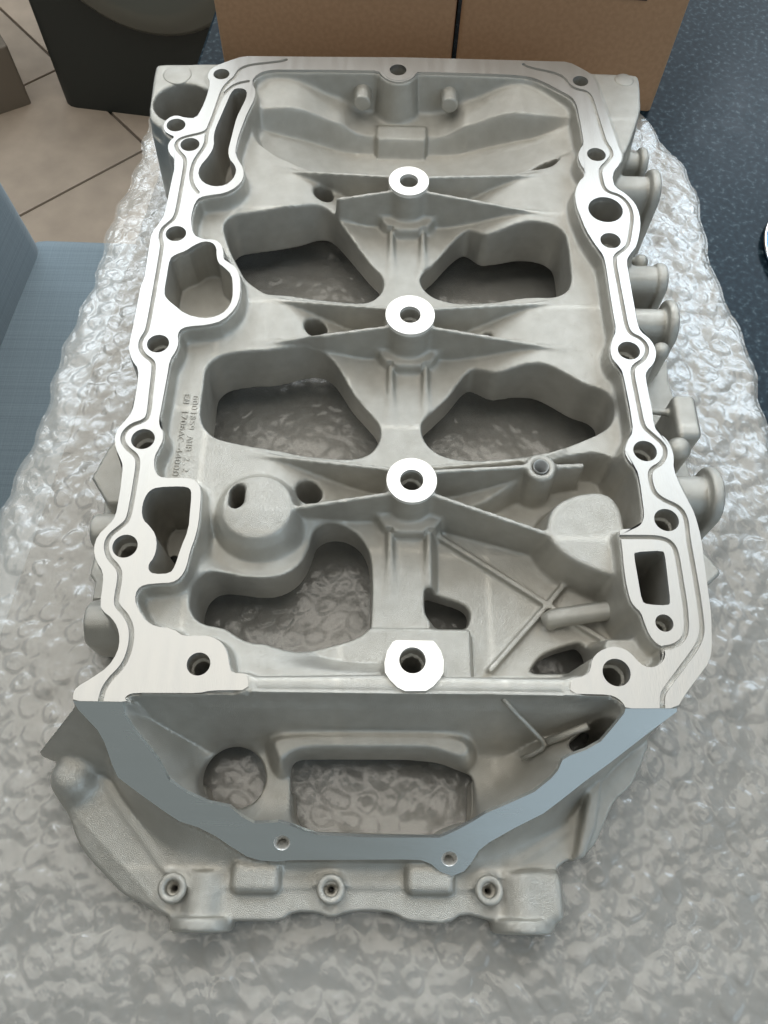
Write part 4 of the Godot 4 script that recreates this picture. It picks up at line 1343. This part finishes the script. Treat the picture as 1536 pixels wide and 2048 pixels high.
func build_dish() -> void:
	var gloss := mat(Color(0.10, 0.18, 0.26), 0.12, 1.0)
	var shine := mat(Color(0.85, 0.9, 0.95), 0.08, 1.0)
	var o := thing("round_lid", "glossy blue grey round lid with bright rim at the right edge of the counter", "lid")
	var at := Transform3D(Basis(), Vector3(0.297, 0.0004, 0.088))
	var prof := [Vector3(0.0535, 0.0, 0), Vector3(0.0535, 0.003, 0)]
	for i in 13:
		var t := i / 12.0
		prof.append(Vector3(0.0535 * (1.0 - t), 0.003 + 0.010 * (1.0 - (1.0 - t) * (1.0 - t)), 0))
	add_mesh("lid_dome", lathe(prof, at, 80), gloss, o)
	for ring in [[0.0535, 0.0042, 0.0011], [0.036, 0.0093, 0.0008]]:
		var rim := []
		for i in 9:
			var a := PI * i / 8.0
			rim.append(Vector3(ring[0] + ring[2] * cos(a), ring[1] + ring[2] * sin(a) - 0.0006, 0))
		add_mesh("rim", lathe(rim, at, 80), shine, o)

func build_plinth() -> void:
	var wood := mat(Color(0.21, 0.18, 0.145), 0.6)
	var o := thing("wooden_stool", "pale wooden stool foot at the far left, beside the dark bin", "stool")
	add_mesh("foot_block", rounded_box(Vector3(0.13, 0.13, 0.14), 0.006, Transform3D(Basis(Vector3.UP, 0.55), Vector3(-0.852, -0.683, -1.066))), wood, o)
	add_mesh("upright", rounded_box(Vector3(0.105, 0.42, 0.11), 0.006, Transform3D(Basis(Vector3.UP, 0.55), Vector3(-0.862, -0.415, -1.08))), wood, o)

func build_chair() -> void:
	var cloth := mat(Color(1, 1, 1), 0.95)
	cloth.rim_enabled = true
	cloth.rim = 0.4
	var im := Image.create(512, 512, false, Image.FORMAT_RGB8)
	var rnd := RandomNumberGenerator.new()
	rnd.seed = 31
	var row := []
	for i in 512:
		row.append([rnd.randf(), rnd.randf()])
	for yy in 512:
		for xx in 512:
			var v: float = 0.55 + 0.22 * row[yy][0] + 0.14 * row[xx][1] + 0.14 * rnd.randf()
			im.set_pixel(xx, yy, Color(0.27 * v, 0.35 * v, 0.41 * v).linear_to_srgb())
	cloth.albedo_texture = ImageTexture.create_from_image(im)
	triplanar(cloth, 6.0)
	var o := thing("blue_chair", "blue woven fabric chair beside the counter at the left edge", "chair")
	# seat cushion: far edge near z -0.21, upholstered back standing along its left side
	add_mesh("seat_cushion", rounded_box(Vector3(0.46, 0.12, 0.62), 0.03, Transform3D(Basis(Vector3.UP, -0.02), Vector3(-0.215, -0.36, 0.093))), cloth, o)
	add_mesh("chair_back", rounded_box(Vector3(0.10, 0.52, 0.62), 0.035, Transform3D(Basis(Vector3.UP, -0.11) * Basis(Vector3.BACK, 0.06), Vector3(-0.503, -0.10, 0.085))), cloth, o)
	var dark := mat(Color(0.03, 0.025, 0.02), 0.5)
	for c in [Vector2(-0.40, -0.17), Vector2(-0.04, -0.17), Vector2(-0.40, 0.36), Vector2(-0.04, 0.36)]:
		add_mesh("leg", lathe(ring_prof([[0.012, 0.0], [0.018, 0.33]]), Transform3D(Basis(), Vector3(c.x, -0.75, c.y)), 16), dark, o)

func _ready() -> void:
	# ---- camera
	var cam := Camera3D.new()
	cam.name = "camera"
	cam.transform = Transform3D(Basis(Vector3(0.999761, 0.020661, -0.007159), Vector3(-0.015508, 0.439168, -0.898271), Vector3(-0.015415, 0.898167, 0.439384)), Vector3(-0.018741, 0.395185, 0.478200))
	cam.fov = 66.2201
	cam.near = 0.02
	cam.far = 30.0
	add_child(cam)
	# ---- surroundings' light and exposure
	var we := WorldEnvironment.new()
	we.name = "environment"
	var env := Environment.new()
	env.background_mode = Environment.BG_COLOR
	env.background_color = Color(0.105, 0.115, 0.112).linear_to_srgb()
	env.tonemap_mode = Environment.TONE_MAPPER_LINEAR
	env.tonemap_exposure = 1.5
	env.sdfgi_enabled = true
	env.ssao_enabled = true
	env.ssil_enabled = true
	we.environment = env
	add_child(we)
	area("ceiling_light", Vector3(-0.35, 1.6, -0.8), Vector3(-0.35, 0.0, -0.75), Vector2(2.5, 2.7), 2.5, Color(1.0, 0.945, 0.85))
	area("far_window", Vector3(0.3, 0.95, -2.1), Vector3(0.0, 0.2, 0.1), Vector2(2.4, 1.1), 1.5, Color(0.88, 0.95, 1.0))
	area("right_window", Vector3(1.15, 1.35, -1.15), Vector3(0.15, 0.0, 0.1), Vector2(0.9, 0.9), 1.25, Color(0.74, 0.88, 1.0))
	area("left_window", Vector3(-0.95, 1.4, -1.15), Vector3(-0.15, 0.0, 0.15), Vector2(0.7, 0.7), 0.65, Color(0.74, 0.88, 1.0))
	area("back_window", Vector3(0.8, 0.75, 1.95), Vector3(0.0, 0.0, 0.45), Vector2(1.3, 1.1), 0.1, Color(0.62, 0.82, 1.0))
	area("room_window", Vector3(1.6, 0.9, 1.5), Vector3(0.0, 0.0, 0.4), Vector2(1.3, 1.2), 0.6, Color(0.66, 0.84, 1.0))
	# ---- materials
	cast_metal = mat(Color(0.58, 0.565, 0.525), 0.41, 0.78)
	cast_metal.heightmap_enabled = true
	cast_metal.heightmap_scale = 0.026
	cast_metal.heightmap_texture = noise_tex(1024, 0.16, 3, FastNoiseLite.TYPE_SIMPLEX, Color.BLACK, Color.WHITE, 2)
	cast_metal.albedo_texture = noise_tex(1024, 0.006, 7, FastNoiseLite.TYPE_SIMPLEX_SMOOTH, Color(0.93, 0.927, 0.92), Color(1, 1, 1), 36)
	cast_metal.roughness_texture = noise_tex(512, 0.03, 4, FastNoiseLite.TYPE_SIMPLEX_SMOOTH, Color(0.82, 0.82, 0.82), Color(1, 1, 1), 6)
	triplanar(cast_metal, 14.0)
	machined = mat(Color(0.52, 0.515, 0.50), 0.42, 0.6)
	machined.roughness_texture = noise_tex(512, 0.02, 4, FastNoiseLite.TYPE_SIMPLEX_SMOOTH, Color(0.75, 0.75, 0.75), Color(1, 1, 1), 16)
	machined.heightmap_enabled = true
	machined.heightmap_scale = 0.003
	machined.heightmap_texture = noise_tex(512, 0.12, 3, FastNoiseLite.TYPE_SIMPLEX, Color.BLACK, Color.WHITE, 17)
	triplanar(machined, 9.0)
	machined.uv1_scale = Vector3(16, 16, 2.5)
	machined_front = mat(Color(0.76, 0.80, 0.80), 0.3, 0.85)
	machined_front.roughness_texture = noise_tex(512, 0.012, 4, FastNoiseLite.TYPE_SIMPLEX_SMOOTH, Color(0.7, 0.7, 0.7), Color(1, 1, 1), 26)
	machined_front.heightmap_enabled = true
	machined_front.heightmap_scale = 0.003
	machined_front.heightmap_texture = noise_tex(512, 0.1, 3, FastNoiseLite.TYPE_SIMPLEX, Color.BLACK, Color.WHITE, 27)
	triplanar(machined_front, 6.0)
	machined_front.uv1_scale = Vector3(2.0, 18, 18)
	bright_metal = mat(Color(0.95, 0.95, 0.94), 0.38, 0.55)
	# ---- the place
	build_floor()
	build_counter()
	build_chair()
	build_bin()
	build_plinth()
	build_boxes()
	build_wrap()
	build_dish()
	# ---- the casting
	var root := thing("engine_bedplate", "cast aluminium engine bedplate with machined joint face, lying on bubble wrap", "engine part")
	build_casting(root)
	build_machined(root)
	build_details(root)

func area(called: String, from: Vector3, to: Vector3, size: Vector2, energy: float, col: Color) -> void:
	var l := AreaLight3D.new()
	l.name = called
	l.area_size = size
	l.light_energy = energy
	l.light_color = col.linear_to_srgb()
	l.shadow_enabled = true
	l.area_range = 6.0
	add_child(l)
	l.look_at_from_position(from, to, Vector3.UP if absf((to - from).normalized().y) < 0.95 else Vector3.FORWARD)
